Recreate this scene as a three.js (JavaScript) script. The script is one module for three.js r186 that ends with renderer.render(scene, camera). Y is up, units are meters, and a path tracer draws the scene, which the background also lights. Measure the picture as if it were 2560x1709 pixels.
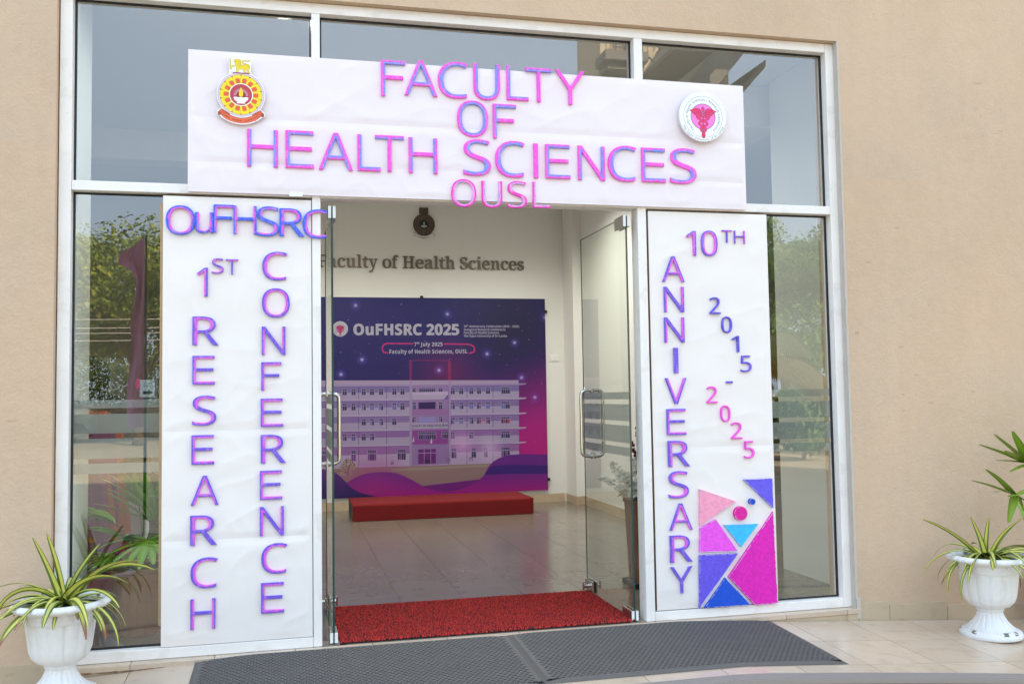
import * as THREE from 'three';
import { FontLoader } from 'three/addons/loaders/FontLoader.js';
import { mergeGeometries } from 'three/addons/utils/BufferGeometryUtils.js';
import { RoundedBoxGeometry } from 'three/addons/geometries/RoundedBoxGeometry.js';

// ---------------------------------------------------------------- camera, sky, sun, exposure
const scene = new THREE.Scene();
const camera = new THREE.PerspectiveCamera(39.8525, 1024 / 683, 0.05, 400);
camera.position.set(-0.1782, 1.3066, 5.1291);
const RAD = Math.PI / 180;
camera.rotation.set(3.1747 * RAD, -13.4534 * RAD, -0.8856 * RAD, 'YXZ');
const renderer = new THREE.WebGLRenderer({ antialias: true });
renderer.toneMapping = THREE.LinearToneMapping;
renderer.toneMappingExposure = 2.55;
renderer.shadowMap.enabled = true;

const SUN = new THREE.Vector3(0.42, 0.62, -0.66).normalize();
{ // hazy tropical morning sky: pale blue overhead, whiter low down and towards the sun
  const W = 512, H = 256, d = new Float32Array(W * H * 4), v = new THREE.Vector3();
  for (let j = 0; j < H; j++) for (let i = 0; i < W; i++) {
    const up = ((j + 0.5) / H - 0.5) * Math.PI, az = ((i + 0.5) / W - 0.5) * 2 * Math.PI;
    v.set(Math.cos(az) * Math.cos(up), Math.sin(up), Math.sin(az) * Math.cos(up));
    const e = Math.max(0, v.y), hz = Math.pow(1 - e, 3), g = Math.max(0, v.dot(SUN)), glow = 0.5 * Math.pow(g, 3) + 1.2 * Math.pow(g, 24);
    const k = (j * W + i) * 4, L = 0.9;
    d[k] = L * (0.59 + 0.13 * hz + glow); d[k + 1] = L * (0.775 + 0.09 * hz + glow * 0.97); d[k + 2] = L * (1.02 + 0.0 * hz + glow * 0.9); d[k + 3] = 1;
    if (v.y < 0) { d[k] = 0.25; d[k + 1] = 0.23; d[k + 2] = 0.2; }
  }
  const t = new THREE.DataTexture(d, W, H, THREE.RGBAFormat, THREE.FloatType);
  t.mapping = THREE.EquirectangularReflectionMapping; t.magFilter = THREE.LinearFilter; t.needsUpdate = true;
  scene.background = t; scene.environment = t;
}
const sun = new THREE.DirectionalLight(0xffeed2, 5);
sun.position.copy(SUN).multiplyScalar(80); sun.target.position.set(0, 0, 10);
sun.castShadow = true; sun.shadow.mapSize.set(4096, 4096);
Object.assign(sun.shadow.camera, { left: -50, right: 50, top: 50, bottom: -50, near: 1, far: 220 });
scene.add(sun, sun.target);

// ---------------------------------------------------------------- helpers
let seed = 7;
const rnd = () => { seed = (seed * 1664525 + 1013904223) >>> 0; return seed / 4294967296; };
const rr = (a, b) => a + (b - a) * rnd();
const clamp = (x, a, b) => Math.min(b, Math.max(a, x));
const sm = (a, b, x) => { const t = clamp((x - a) / (b - a), 0, 1); return t * t * (3 - 2 * t); };
function hash(x, y, s) { let h = (x * 374761393 + y * 668265263 + s * 974634533) | 0; h = Math.imul(h ^ (h >>> 13), 1274126177); return ((h ^ (h >>> 16)) >>> 0) / 4294967296; }
function vnoise(x, y, per = 0, s = 0) {
  const xi = Math.floor(x), yi = Math.floor(y), fx = x - xi, fy = y - yi, u = fx * fx * (3 - 2 * fx), w = fy * fy * (3 - 2 * fy);
  const q = (a, b) => per ? hash(((a % per) + per) % per, ((b % per) + per) % per, s) : hash(a, b, s);
  return (q(xi, yi) * (1 - u) + q(xi + 1, yi) * u) * (1 - w) + (q(xi, yi + 1) * (1 - u) + q(xi + 1, yi + 1) * u) * w;
}
const fbm = (x, y, per, oct, s = 0) => { let v = 0, a = 0.5, n = 0; for (let i = 0; i < oct; i++) { v += a * vnoise(x, y, per, s + i); n += a; a *= 0.5; x *= 2; y *= 2; per *= 2; } return v / n; };
const used = {};
function numbered(n) { const k = used[n] = (used[n] ?? -1) + 1; return k ? n + '_' + String(k).padStart(3, '0') : n; }
function tag(o, label, category, group, kind) {
  if (label) o.userData.label = label; if (category) o.userData.category = category; if (group) o.userData.group = group; if (kind) o.userData.kind = kind; return o;
}
function thing(name, label, category, pos = [0, 0, 0], group, turn = 0) {
  const o = new THREE.Group(); o.name = numbered(name); o.position.set(...pos); o.rotation.y = turn; scene.add(o); return tag(o, label, category, group);
}
function mesh(name, geo, mat, parent = scene) {
  const m = new THREE.Mesh(Array.isArray(geo) ? merge(geo) : geo, mat); m.name = parent === scene ? numbered(name) : name; m.castShadow = m.receiveShadow = true; parent.add(m); return m;
}
function struct(name, geo, mat) { const m = mesh(name, geo, mat); m.userData.kind = 'structure'; return m; }
function merge(list) {
  const keep = ['position', 'normal', 'uv', ...(list.every((g) => g.attributes.color) ? ['color'] : [])];
  return mergeGeometries(list.map((g) => { const h = g.index ? g.toNonIndexed() : g.clone(); for (const k of Object.keys(h.attributes)) if (!keep.includes(k)) h.deleteAttribute(k); if (!h.attributes.uv) h.setAttribute('uv', new THREE.BufferAttribute(new Float32Array(h.attributes.position.count * 2), 2)); return h; }));
}
// box between two corners with uv in metres
function box(x0, y0, z0, x1, y1, z1) {
  const g = new THREE.BoxGeometry(x1 - x0, y1 - y0, z1 - z0); g.translate((x0 + x1) / 2, (y0 + y1) / 2, (z0 + z1) / 2); return metreUV(g);
}
function rbox(x0, y0, z0, x1, y1, z1, r = 0.004) {
  const g = new RoundedBoxGeometry(x1 - x0, y1 - y0, z1 - z0, 2, r); g.translate((x0 + x1) / 2, (y0 + y1) / 2, (z0 + z1) / 2); return metreUV(g);
}
function metreUV(g) {
  const p = g.attributes.position, n = g.attributes.normal, uv = new Float32Array(p.count * 2);
  for (let i = 0; i < p.count; i++) {
    const ax = Math.abs(n.getX(i)), ay = Math.abs(n.getY(i)), az = Math.abs(n.getZ(i));
    if (az >= ax && az >= ay) { uv[i * 2] = p.getX(i); uv[i * 2 + 1] = p.getY(i); } else if (ay >= ax) { uv[i * 2] = p.getX(i); uv[i * 2 + 1] = p.getZ(i); } else { uv[i * 2] = p.getZ(i); uv[i * 2 + 1] = p.getY(i); }
  }
  g.setAttribute('uv', new THREE.BufferAttribute(uv, 2)); return g;
}
function tube(pts, r, seg = 24, rad = 8) { return new THREE.TubeGeometry(new THREE.CatmullRomCurve3(pts.map((p) => new THREE.Vector3(...p)), false, 'catmullrom', 0.4), seg, r, rad); }
function rod(a, b, r, rad = 8, r2 = r) {
  const A = new THREE.Vector3(...a), B = new THREE.Vector3(...b), g = new THREE.CylinderGeometry(r2, r, A.distanceTo(B), rad);
  g.applyQuaternion(new THREE.Quaternion().setFromUnitVectors(new THREE.Vector3(0, 1, 0), B.clone().sub(A).normalize())); g.translate(...A.add(B).multiplyScalar(0.5).toArray()); return g;
}
function dataTex(W, H, f, srgb, wrap = true) {
  const d = new Uint8Array(W * H * 4);
  for (let j = 0; j < H; j++) for (let i = 0; i < W; i++) { const c = f(i / W, j / H), k = (j * W + i) * 4; d[k] = clamp(c[0], 0, 1) * 255; d[k + 1] = clamp(c[1], 0, 1) * 255; d[k + 2] = clamp(c[2], 0, 1) * 255; d[k + 3] = 255; }
  const t = new THREE.DataTexture(d, W, H); if (srgb) t.colorSpace = THREE.SRGBColorSpace; t.magFilter = THREE.LinearFilter; t.minFilter = THREE.LinearMipmapLinearFilter; t.generateMipmaps = true;
  if (wrap) t.wrapS = t.wrapT = THREE.RepeatWrapping; t.needsUpdate = true; return t;
}
const grey = (f) => (u, v) => { const x = f(u, v); return [x, x, x]; };
function canvasTex(w, h, draw) { const c = document.createElement('canvas'); c.width = w; c.height = h; draw(c.getContext('2d'), w, h); const t = new THREE.CanvasTexture(c); t.colorSpace = THREE.SRGBColorSpace; t.anisotropy = 8; return t; }
function rep(t, s) { const c = t.clone(); c.repeat.set(1 / s, 1 / s); c.needsUpdate = true; return c; }
const std = (o) => new THREE.MeshStandardMaterial(o);
const lin = (r, g, b) => new THREE.Color().setRGB(r, g, b);

// ---------------------------------------------------------------- materials
const mottle = dataTex(512, 512, (u, v) => { const a = fbm(u * 4, v * 4, 4, 5, 1), b = fbm(u * 24, v * 24, 24, 3, 9), q = 0.86 + 0.14 * a + 0.05 * (b - 0.5), pk = 0.02 * (fbm(u * 3, v * 3, 3, 3, 33) - 0.5); const spot = hash(Math.floor(u * 512), Math.floor(v * 512), 5) > 0.9996 ? 0.25 : 0; return [q + pk - spot, q - spot, q - pk - spot]; }, false);
const grain = dataTex(512, 512, grey((u, v) => 0.6 * fbm(u * 16, v * 16, 16, 4, 21) + 0.4 * fbm(u * 96, v * 96, 96, 2, 3)), false);
const stoneMap = dataTex(512, 512, (u, v) => { const a = fbm(u * 5, v * 5, 5, 5, 210), s = sm(0.58, 0.75, fbm(u * 11, v * 13, 11, 4, 220)) * 0.07, d = hash(Math.floor(u * 256), Math.floor(v * 256), 6) > 0.9993 ? 0.25 : 0, q = 0.88 + 0.12 * a; return [q - s - d, q - s * 1.15 - d, q - s * 1.35 - d]; }, false);
const M = {};
const wallMap = dataTex(1024, 1024, (u, v) => {      // painted render: blotches, roller marks, a few scrapes and specks
  const a = fbm(u * 3, v * 3, 3, 5, 140), b = fbm(u * 9, v * 9, 9, 4, 150), c = fbm(u * 70, v * 70, 70, 2, 160), r = fbm(u * 40, v * 3, 40, 2, 175), pk = 0.075 * (fbm(u * 5, v * 4, 5, 4, 180) - 0.5);
  const q = 0.80 + 0.13 * a + 0.07 * b + 0.05 * (c - 0.5) + 0.03 * (r - 0.5), scr = sm(0.80, 0.84, fbm(u * 26, v * 60, 26, 3, 190)) * sm(0.55, 0.62, fbm(u * 4, v * 4, 4, 2, 195)) * 0.16, sp = hash(Math.floor(u * 1024), Math.floor(v * 1024), 5) > 0.99985 ? 0.3 : 0;
  return [q + pk - scr - sp, q - scr - sp, q - pk * 1.2 - scr - sp];
}, false);
M.plaster = std({ color: lin(0.665, 0.475, 0.32), map: rep(wallMap, 2.6), roughness: 0.75, bumpMap: rep(grain, 0.9), bumpScale: 0.004 });
M.inner = std({ color: lin(0.785, 0.78, 0.735), roughness: 0.6, bumpMap: rep(grain, 1.2), bumpScale: 0.001 });
M.ceiling = std({ color: lin(0.74, 0.74, 0.73), roughness: 0.8 });
M.frame = std({ color: lin(0.93, 0.88, 0.83), map: rep(stoneMap, 1.1), roughness: 0.35, bumpMap: rep(grain, 0.7), bumpScale: 0.0006 });
M.rubber = std({ color: lin(0.012, 0.012, 0.014), roughness: 0.5 });
M.glass = new THREE.MeshPhysicalMaterial({ color: lin(0.88, 0.93, 0.91), roughness: 0, transmission: 1, thickness: 0, ior: 2.4 });
M.doorGlass = new THREE.MeshPhysicalMaterial({ color: lin(0.84, 0.89, 0.83), roughness: 0, transmission: 1, thickness: 0, ior: 1.75 });
M.glassEdge = new THREE.MeshPhysicalMaterial({ color: lin(0.02, 0.06, 0.055), roughness: 0.12 });
M.frost = new THREE.MeshPhysicalMaterial({ color: lin(0.40, 0.43, 0.42), roughness: 0.85, transmission: 0.62, thickness: 0, ior: 1.3 });
M.chrome = std({ color: lin(0.72, 0.70, 0.66), roughness: 0.16, metalness: 1 });
M.steel = std({ color: lin(0.55, 0.54, 0.52), roughness: 0.3, metalness: 1 });
M.whitecap = std({ color: lin(0.8, 0.8, 0.78), roughness: 0.3 });
const scuff = dataTex(512, 512, grey((u, v) => 0.78 + 0.26 * fbm(u * 7, v * 5, 7, 4, 230) + 0.14 * sm(0.6, 0.7, fbm(u * 60, v * 18, 60, 2, 240))), false);
const tileTone = (k) => { const f = 0.94 + 0.04 * k; return std({ color: lin(0.64 * f, 0.50 * f, 0.37 * f), map: rep(stoneMap, 0.9), roughness: 0.25, roughnessMap: rep(scuff, 1.3), bumpMap: rep(grain, 0.6), bumpScale: 0.0003 }); };
M.tiles = [0, 1, 2].map(tileTone);
M.lobbyTiles = [0, 1, 2].map((k) => { const f = 0.95 + 0.03 * k; return std({ color: lin(0.205 * f, 0.18 * f, 0.145 * f), map: rep(stoneMap, 1.3), roughness: 0.22, roughnessMap: rep(scuff, 1.9) }); });
M.skirt = [0, 1, 2].map((k) => { const f = 0.95 + 0.05 * k; return std({ color: lin(0.56 * f, 0.44 * f, 0.30 * f), map: rep(stoneMap, 0.6), roughness: 0.3 }); });
M.grout = std({ color: lin(0.23, 0.16, 0.11), map: rep(mottle, 0.4), roughness: 0.9 });
M.joint = std({ color: lin(0.13, 0.10, 0.075), map: rep(mottle, 0.4), roughness: 0.9 });
M.sealant = std({ color: lin(0.58, 0.52, 0.45), map: rep(mottle, 0.3), roughness: 0.9 });
M.nosing = std({ color: lin(0.31, 0.265, 0.235), roughness: 0.7, bumpMap: rep(grain, 0.3), bumpScale: 0.001 });
M.mat = std({ color: lin(0.122, 0.11, 0.1), map: rep(mottle, 0.3), roughness: 0.62, bumpMap: rep(grain, 0.08), bumpScale: 0.0004 });
M.black = std({ color: lin(0.01, 0.01, 0.01), roughness: 0.6 });
const paperMap = dataTex(256, 256, (u, v) => { const a = 0.97 + 0.03 * fbm(u * 6, v * 6, 6, 4, 40); return [a, a, a]; }, false);
M.paperHead = std({ color: lin(0.87, 0.775, 0.79), map: rep(paperMap, 0.8), roughness: 0.62, side: THREE.DoubleSide });
M.paper = std({ color: lin(0.89, 0.825, 0.775), map: rep(paperMap, 0.8), roughness: 0.62, side: THREE.DoubleSide });
M.card = std({ color: lin(0.52, 0.36, 0.20), map: rep(mottle, 0.3), roughness: 0.85 });

// ---------------------------------------------------------------- building shell (structure)
const WF = 0.045, GZ = -0.06;                                   // face of the plaster, plane of the glass
const floorY = (x, z) => -0.061 * Math.max(0, -0.385 - x, x - 1.99) - 0.04 * Math.max(0, z);   // the porch falls away from the door
const facadeShape = new THREE.Shape([[-9, -0.7], [9, -0.7], [9, 4.6], [-9, 4.6]].map((q) => new THREE.Vector2(...q)));
facadeShape.holes.push(new THREE.Path([[-1.31, -0.105], [-1.31, 3.452], [3.14, 3.452], [3.14, -0.105]].map((q) => new THREE.Vector2(...q))));
const facade = struct('facade_wall', metreUV(new THREE.ExtrudeGeometry(facadeShape, { depth: WF + 0.25, bevelEnabled: false }).translate(0, 0, -0.25)), M.plaster);
struct('upper_storeys', [box(-14, 4.6, -13, 20, 13.4, WF - 0.004)], M.plaster);
struct('ceiling', [box(-4.2, 3.62, -6.2, 6.8, 3.8, -0.252)], M.ceiling);
struct('back_wall', [box(-4.2, -0.1, -6.15, 6.8, 3.618, -5.95)], M.inner);
struct('left_wall', [box(-4.4, -0.1, -6.2, -4.202, 3.8, -0.252)], M.inner);
struct('right_wall', [box(6.8, -0.1, -6.2, 7, 3.8, -0.252)], M.inner);
struct('lobby_pilaster', [box(3.13, 0, -5.948, 3.6, 3.618, -5.55)], M.inner);
struct('side_wall', [box(3.235, 0, -5.548, 3.4, 3.618, -3.6)], M.inner);
struct('lobby_beam', [box(3.2, 3.3, -3.598, 3.5, 3.618, -1.3), box(-4.2, 3.36, -3.6, 3.19, 3.618, -3.35)], M.inner);
struct('left_stub_wall', [box(-1.42, 0, -0.44, -1.235, 3.618, -0.1)], M.inner);
struct('right_stub_wall', [box(3.37, 0, -1.23, 3.56, 3.618, -0.1)], M.inner);
struct('lobby_partition', [box(-0.5, 0, -5.948, -0.36, 3.618, -3.3)], M.inner);

// porch floor: every tile a piece, following the fall; the edge is a slow curve
const edgeZ = (x) => 1.025 + 0.05 * Math.max(0, x - 1.85) ** 1.0 + 0.03 * Math.max(0, x - 2.4) ** 2;
function sheet(x0, x1, z0f, z1f, yf, nx, nz, drop = 0) {       // a patch of floor with skirts down its sides
  const pos = [], uv = [], idx = [];
  for (let j = 0; j <= nz; j++) for (let i = 0; i <= nx; i++) { const x = x0 + (x1 - x0) * i / nx, a = z0f(x), b = z1f(x), z = a + (b - a) * j / nz; pos.push(x, yf(x, z), z); uv.push(x, z); }
  const w = nx + 1;
  for (let j = 0; j < nz; j++) for (let i = 0; i < nx; i++) { const a = j * w + i; idx.push(a, a + w, a + 1, a + 1, a + w, a + w + 1); }
  let g = new THREE.BufferGeometry(); g.setAttribute('position', new THREE.Float32BufferAttribute(pos, 3)); g.setAttribute('uv', new THREE.Float32BufferAttribute(uv, 2)); g.setIndex(idx); g.computeVertexNormals();
  if (drop) {
    const ring = []; for (let i = 0; i <= nx; i++) ring.push(i); for (let j = 1; j <= nz; j++) ring.push(j * w + nx); for (let i = nx - 1; i >= 0; i--) ring.push(nz * w + i); for (let j = nz - 1; j >= 0; j--) ring.push(j * w);
    const p2 = [], u2 = [], i2 = []; ring.forEach((k) => { p2.push(pos[k * 3], pos[k * 3 + 1], pos[k * 3 + 2], pos[k * 3], pos[k * 3 + 1] - drop, pos[k * 3 + 2]); u2.push(uv[k * 2], uv[k * 2 + 1], uv[k * 2], uv[k * 2 + 1] - drop); });
    for (let k = 0; k < ring.length - 1; k++) { const a = k * 2; i2.push(a, a + 2, a + 1, a + 1, a + 2, a + 3); }
    const s = new THREE.BufferGeometry(); s.setAttribute('position', new THREE.Float32BufferAttribute(p2, 3)); s.setAttribute('uv', new THREE.Float32BufferAttribute(u2, 2)); s.setIndex(i2); s.computeVertexNormals(); g = merge([g, s]);
  }
  return g;
}
const porch = struct('porch_floor', sheet(-3.6, 7, () => 0, edgeZ, (x, z) => floorY(x, z) - 0.004, 40, 4, 0.12), M.grout);
for (let i = -9; i < 16; i++) for (let j = 0; j < 3; j++) {
  const x0 = 0.26 + 0.4 * i, x1 = x0 + 0.4, z0 = 0.0 + (j ? 0.055 + 0.4 * j : 0), z1 = 0.055 + 0.4 * (j + 1);
  if (z0 > edgeZ(x0 + 0.2) - 0.09) continue;
  const zs = j === 0 && (x1 < -0.39 || x0 > 1.99) ? 0.057 : z0;
  mesh('tile', sheet(x0 + 0.002, x1 - 0.002, () => zs + 0.002, (x) => Math.min(z1, edgeZ(x) - 0.085) - 0.002, (x, z) => floorY(x, z), 3, 2, 0.004), M.tiles[(i * 7 + j * 5 + 90) % 3], porch);
}
// ribbed nosing strip along the edge, and the step below it
{
  const g = [];
  for (let k = 0; k < 5; k++) g.push(sheet(-3.6, 7, (x) => edgeZ(x) - 0.082 + k * 0.0165, (x) => edgeZ(x) - 0.082 + k * 0.0165 + 0.0125, (x, z) => floorY(x, z) + 0.003, 60, 1, 0.006));
  g.push(sheet(-3.6, 7, (x) => edgeZ(x) - 0.083, (x) => edgeZ(x) + 0.004, (x, z) => floorY(x, z) - 0.001, 60, 1, 0.02));
  mesh('step_nosing', g, M.nosing, porch);
  for (let s = 0; s < 2; s++) for (let i = -9; i < 16; i++) {
    const x0 = 0.26 + 0.4 * i, x1 = x0 + 0.4;
    mesh('tile', sheet(x0 + 0.0015, x1 - 0.0015, (x) => edgeZ(x) - 0.02 + 0.32 * s, (x) => edgeZ(x) + 0.31 + 0.32 * s, (x, z) => floorY(x, 0.9) - 0.15 * (s + 1), 3, 1, 0.15), M.tiles[(i + s + 30) % 3], porch);
  }
}
// sill tiles and skirting along the foot of the facade
for (let i = -4; i < 9; i++) {
  const a = 0.26 + 0.4 * i, b = a + 0.4, x0 = Math.max(-1.31, a), x1 = Math.min(3.14, b);
  for (const [p, q] of [[x0, Math.min(x1, -0.385)], [Math.max(x0, 1.99), x1]]) if (q - p > 0.03) {
    mesh('sill_tile', rbox(p + 0.001, -0.03, -0.1, q - 0.001, -0.002, 0.06, 0.003), M.tiles[(i + 9) % 3], porch);
    mesh('riser_tile', rbox(p + 0.001, -0.14, 0.02, q - 0.001, -0.031, 0.053, 0.002), M.skirt[(i + 10) % 3], porch);
  }
}
{ // brown stains along the worn sill edge
  const st = std({ color: lin(0.26, 0.14, 0.075), map: rep(mottle, 0.05), roughness: 0.95 });
  for (let k = 0; k < 26; k++) { const x = -1.28 + 0.86 * hash(k, 1, 50), w = 0.012 + 0.05 * hash(k, 2, 50), h = 0.0015 + 0.004 * hash(k, 3, 50), y = -0.0305 + 0.006 * (hash(k, 4, 50) - 0.5), q = []; for (let a = 0; a < 9; a++) q.push(new THREE.Vector2(x + w * Math.cos(a * 0.698) * (0.6 + 0.4 * hash(k, a, 51)), y + h * Math.sin(a * 0.698) * (0.6 + 0.4 * hash(k, a, 52)))); mesh('stain', new THREE.ShapeGeometry(new THREE.Shape(q)).translate(0, 0, 0.0604 + 0.00005 * k), st, porch); }
}
for (let i = 0; i < 12; i++) {
  const x0 = 3.142 + 0.4 * i - (i ? 0.19 : 0), x1 = 3.142 + 0.4 * (i + 1) - 0.19, y0 = floorY(x1, 0);
  mesh('skirting_tile', rbox(x0, y0 - 0.05, 0, x1 - 0.003, y0 + 0.112, WF + 0.009, 0.002), M.skirt[(i * 2 + 1) % 3], facade);
  const l0 = -1.312 - 0.4 * (i + 1); mesh('skirting_tile', rbox(l0 + 0.003, floorY(l0, 0) - 0.05, 0, l0 + 0.4, floorY(l0, 0) + 0.115, WF + 0.009, 0.002), M.skirt[i % 3], facade);
}
mesh('sealant_bead', [box(3.128, -0.06, 0.002, 3.1405, 3.46, WF + 0.003), box(3.128, -0.06, WF, 3.155, 0.06, WF + 0.01)], M.sealant, facade);

// lobby floor
const lobby = struct('lobby_floor', [box(-4.2, -0.12, -5.95, 6.8, -0.004, -0.102), box(-0.045, -0.12, -0.102, 1.865, -0.004, 0)], M.joint);
for (let i = -6; i < 9; i++) for (let j = 0; j < 15; j++) {
  const x0 = 0.123 + 0.4 * i, z1 = -0.4 * j, out = j === 0 && (x0 < -0.1 || x0 + 0.4 > 1.9);
  const a = out && x0 < 0 ? x0 : x0, zc = out ? -0.103 : z1;
  mesh('tile', box(a + 0.0013, -0.006, z1 - 0.3987, x0 + 0.3987, 0, zc - 0.0013), M.lobbyTiles[(i * 5 + j * 7 + 90) % 3], lobby);
}
// lobby skirting
for (let i = 0; i < 18; i++) { const x0 = -4.1 + 0.4 * i; mesh('skirting_tile', box(x0 + 0.001, 0.0005, -5.949, Math.min(3.128, x0 + 0.399), 0.1, -5.94), M.skirt[i % 3], lobby); }
mesh('skirting_tile', box(3.119, 0.0005, -5.938, 3.129, 0.1, -5.54), M.skirt[0], lobby); mesh('skirting_tile', box(3.131, 0.0005, -5.549, 3.234, 0.1, -5.54), M.skirt[1], lobby);
for (let i = 0; i < 5; i++) mesh('skirting_tile', box(3.225, 0.0005, -5.538 + 0.4 * i, 3.2345, 0.1, -5.14 + 0.4 * i - 0.002), M.skirt[i % 3], lobby);

// ---------------------------------------------------------------- glazed front
const front = thing('window_wall', 'white framed glass front filling the opening in the beige facade', 'glass front');
mesh('jamb', rbox(-1.305, -0.001, -0.1, -1.245, 3.45, 0), M.frame, front); mesh('jamb', rbox(3.077, -0.001, -0.1, 3.135, 3.45, 0), M.frame, front);
mesh('mullion', rbox(-0.046, 0, -0.105, -0.001, 3.392, 0.0015), M.frame, front); mesh('mullion', rbox(1.813, 0, -0.105, 1.867, 3.392, 0.0015), M.frame, front);
mesh('head_rail', rbox(-1.244, 3.393, -0.1, 3.076, 3.45, 0), M.frame, front);
for (const [a, b] of [[-1.244, -0.047], [0, 1.812], [1.868, 3.076]]) mesh('transom', rbox(a, 2.379, -0.1, b, 2.43, 0), M.frame, front);
for (const [a, b] of [[-1.244, -0.047], [1.868, 3.076]]) mesh('bottom_rail', rbox(a, -0.001, -0.1, b, 0.053, 0), M.frame, front);
const BANDS = [[0.935, 0.986], [1.011, 1.113], [1.139, 1.238], [1.267, 1.31]];
for (const [x0, x1, y0, y1, low] of [[-1.244, -0.047, 2.431, 3.392, 0], [0, 1.812, 2.431, 3.392, 0], [1.868, 3.076, 2.431, 3.392, 0], [-1.244, -0.047, 0.054, 2.378, 1], [1.868, 3.076, 0.054, 2.378, 1]]) {
  const g = new THREE.PlaneGeometry(x1 - x0, y1 - y0); g.translate((x0 + x1) / 2, (y0 + y1) / 2, GZ);
  const p = mesh('pane', g, M.glass, front);
  const w = 0.009, z0 = GZ - 0.006, z1 = GZ + 0.007;
  mesh('gasket', [box(x0, y0, z0, x0 + w, y1, z1), box(x1 - w, y0, z0, x1, y1, z1), box(x0 + w, y0, z0, x1 - w, y0 + w, z1), box(x0 + w, y1 - w, z0, x1 - w, y1, z1)], M.rubber, p);
  if (low) for (const [a, b] of BANDS) { const f = new THREE.PlaneGeometry(x1 - x0 - 0.02, b - a); f.translate((x0 + x1) / 2, (a + b) / 2, GZ - 0.003); mesh('frosted_band', f, M.frost, p); }
}

// glass doors, both folded inwards
function door(x, side, label, free) {
  const d = thing('glass_door', label, 'door', [x, 0, 0], 'frameless glass entrance doors');
  const zf = -0.03, zb = free, y0 = 0.012, y1 = 2.335, t = 0.0055;
  const g = new THREE.PlaneGeometry(zf - zb, y1 - y0); g.rotateY(Math.PI / 2); g.translate(0, (y0 + y1) / 2, (zf + zb) / 2);
  const p = mesh('pane', g, M.doorGlass, d);
  for (const [a, b] of BANDS) { const f = new THREE.PlaneGeometry(zf - zb - 0.01, b - a); f.rotateY(Math.PI / 2); f.translate(side * 0.002, (a + b) / 2, (zf + zb) / 2); mesh('frosted_band', f, M.frost, p); }
  mesh('glass_edge', [box(-t, y0, zf, t, y1, zf + 0.003), box(-t * 0.5, y0, zb - 0.003, t * 0.5, y1, zb), box(-t, y1, zb, t, y1 + 0.003, zf), box(-t, y0 - 0.003, zb, t, y0, zf)], M.glassEdge, d);
  for (const [a, b] of [[2.272, 2.342], [0.006, 0.062]]) {
    const c = mesh('pivot_patch', [rbox(-0.021, a, -0.175, -0.0065, b, -0.022, 0.003), rbox(0.0065, a, -0.175, 0.021, b, -0.022, 0.003)], M.steel, d);
    mesh('end_cap', [rbox(-0.0205, a + 0.002, -0.0215, -0.004, b, -0.017, 0.002), rbox(0.004, a + 0.002, -0.0215, 0.0205, b, -0.017, 0.002)], M.whitecap, c);
  }
  const lk = mesh('lock_patch', [rbox(-0.018, 0.018, zb + 0.001, -0.0065, 0.09, zb + 0.16, 0.002), rbox(0.0065, 0.018, zb + 0.001, 0.018, 0.09, zb + 0.16, 0.002)], M.steel, d);
  const cyl = (s) => { const c = new THREE.CylinderGeometry(0.012, 0.012, 0.035, 16); c.rotateZ(Math.PI / 2); c.translate(s * 0.034, 0.056, zb + 0.09); return c; };
  mesh('lock_cylinder', [cyl(-1), cyl(1), rbox(-0.062, 0.03, zb + 0.084, -0.05, 0.085, zb + 0.096, 0.004), rbox(0.05, 0.03, zb + 0.084, 0.062, 0.085, zb + 0.096, 0.004)], M.chrome, lk);
  const hz = zb + 0.17, r = 0.0125;
  for (const s of [-1, 1]) mesh('handle', [tube([[s * 0.006, 0.9, hz], [s * 0.04, 0.9, hz], [s * 0.066, 0.912, hz], [s * 0.072, 0.945, hz], [s * 0.072, 1.11, hz], [s * 0.072, 1.28, hz], [s * 0.066, 1.313, hz], [s * 0.04, 1.325, hz], [s * 0.006, 1.325, hz]], r, 60, 12),
    ...[0.9, 1.325].map((y) => { const c = new THREE.CylinderGeometry(0.019, 0.019, 0.008, 16); c.rotateZ(Math.PI / 2); c.translate(s * 0.01, y, hz); return c; })], M.chrome, d);
  return d;
}
door(0.06, -1, 'glass door leaf folded inwards beside the research conference panel', -0.93);
door(1.752, 1, 'glass door leaf folded inwards beside the anniversary panel', -0.9);
mesh('floor_spring', [box(0, 0.001, -0.1, 0.09, 0.004, -0.005), box(1.72, 0.001, -0.1, 1.81, 0.004, -0.005)], M.steel, front);

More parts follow.
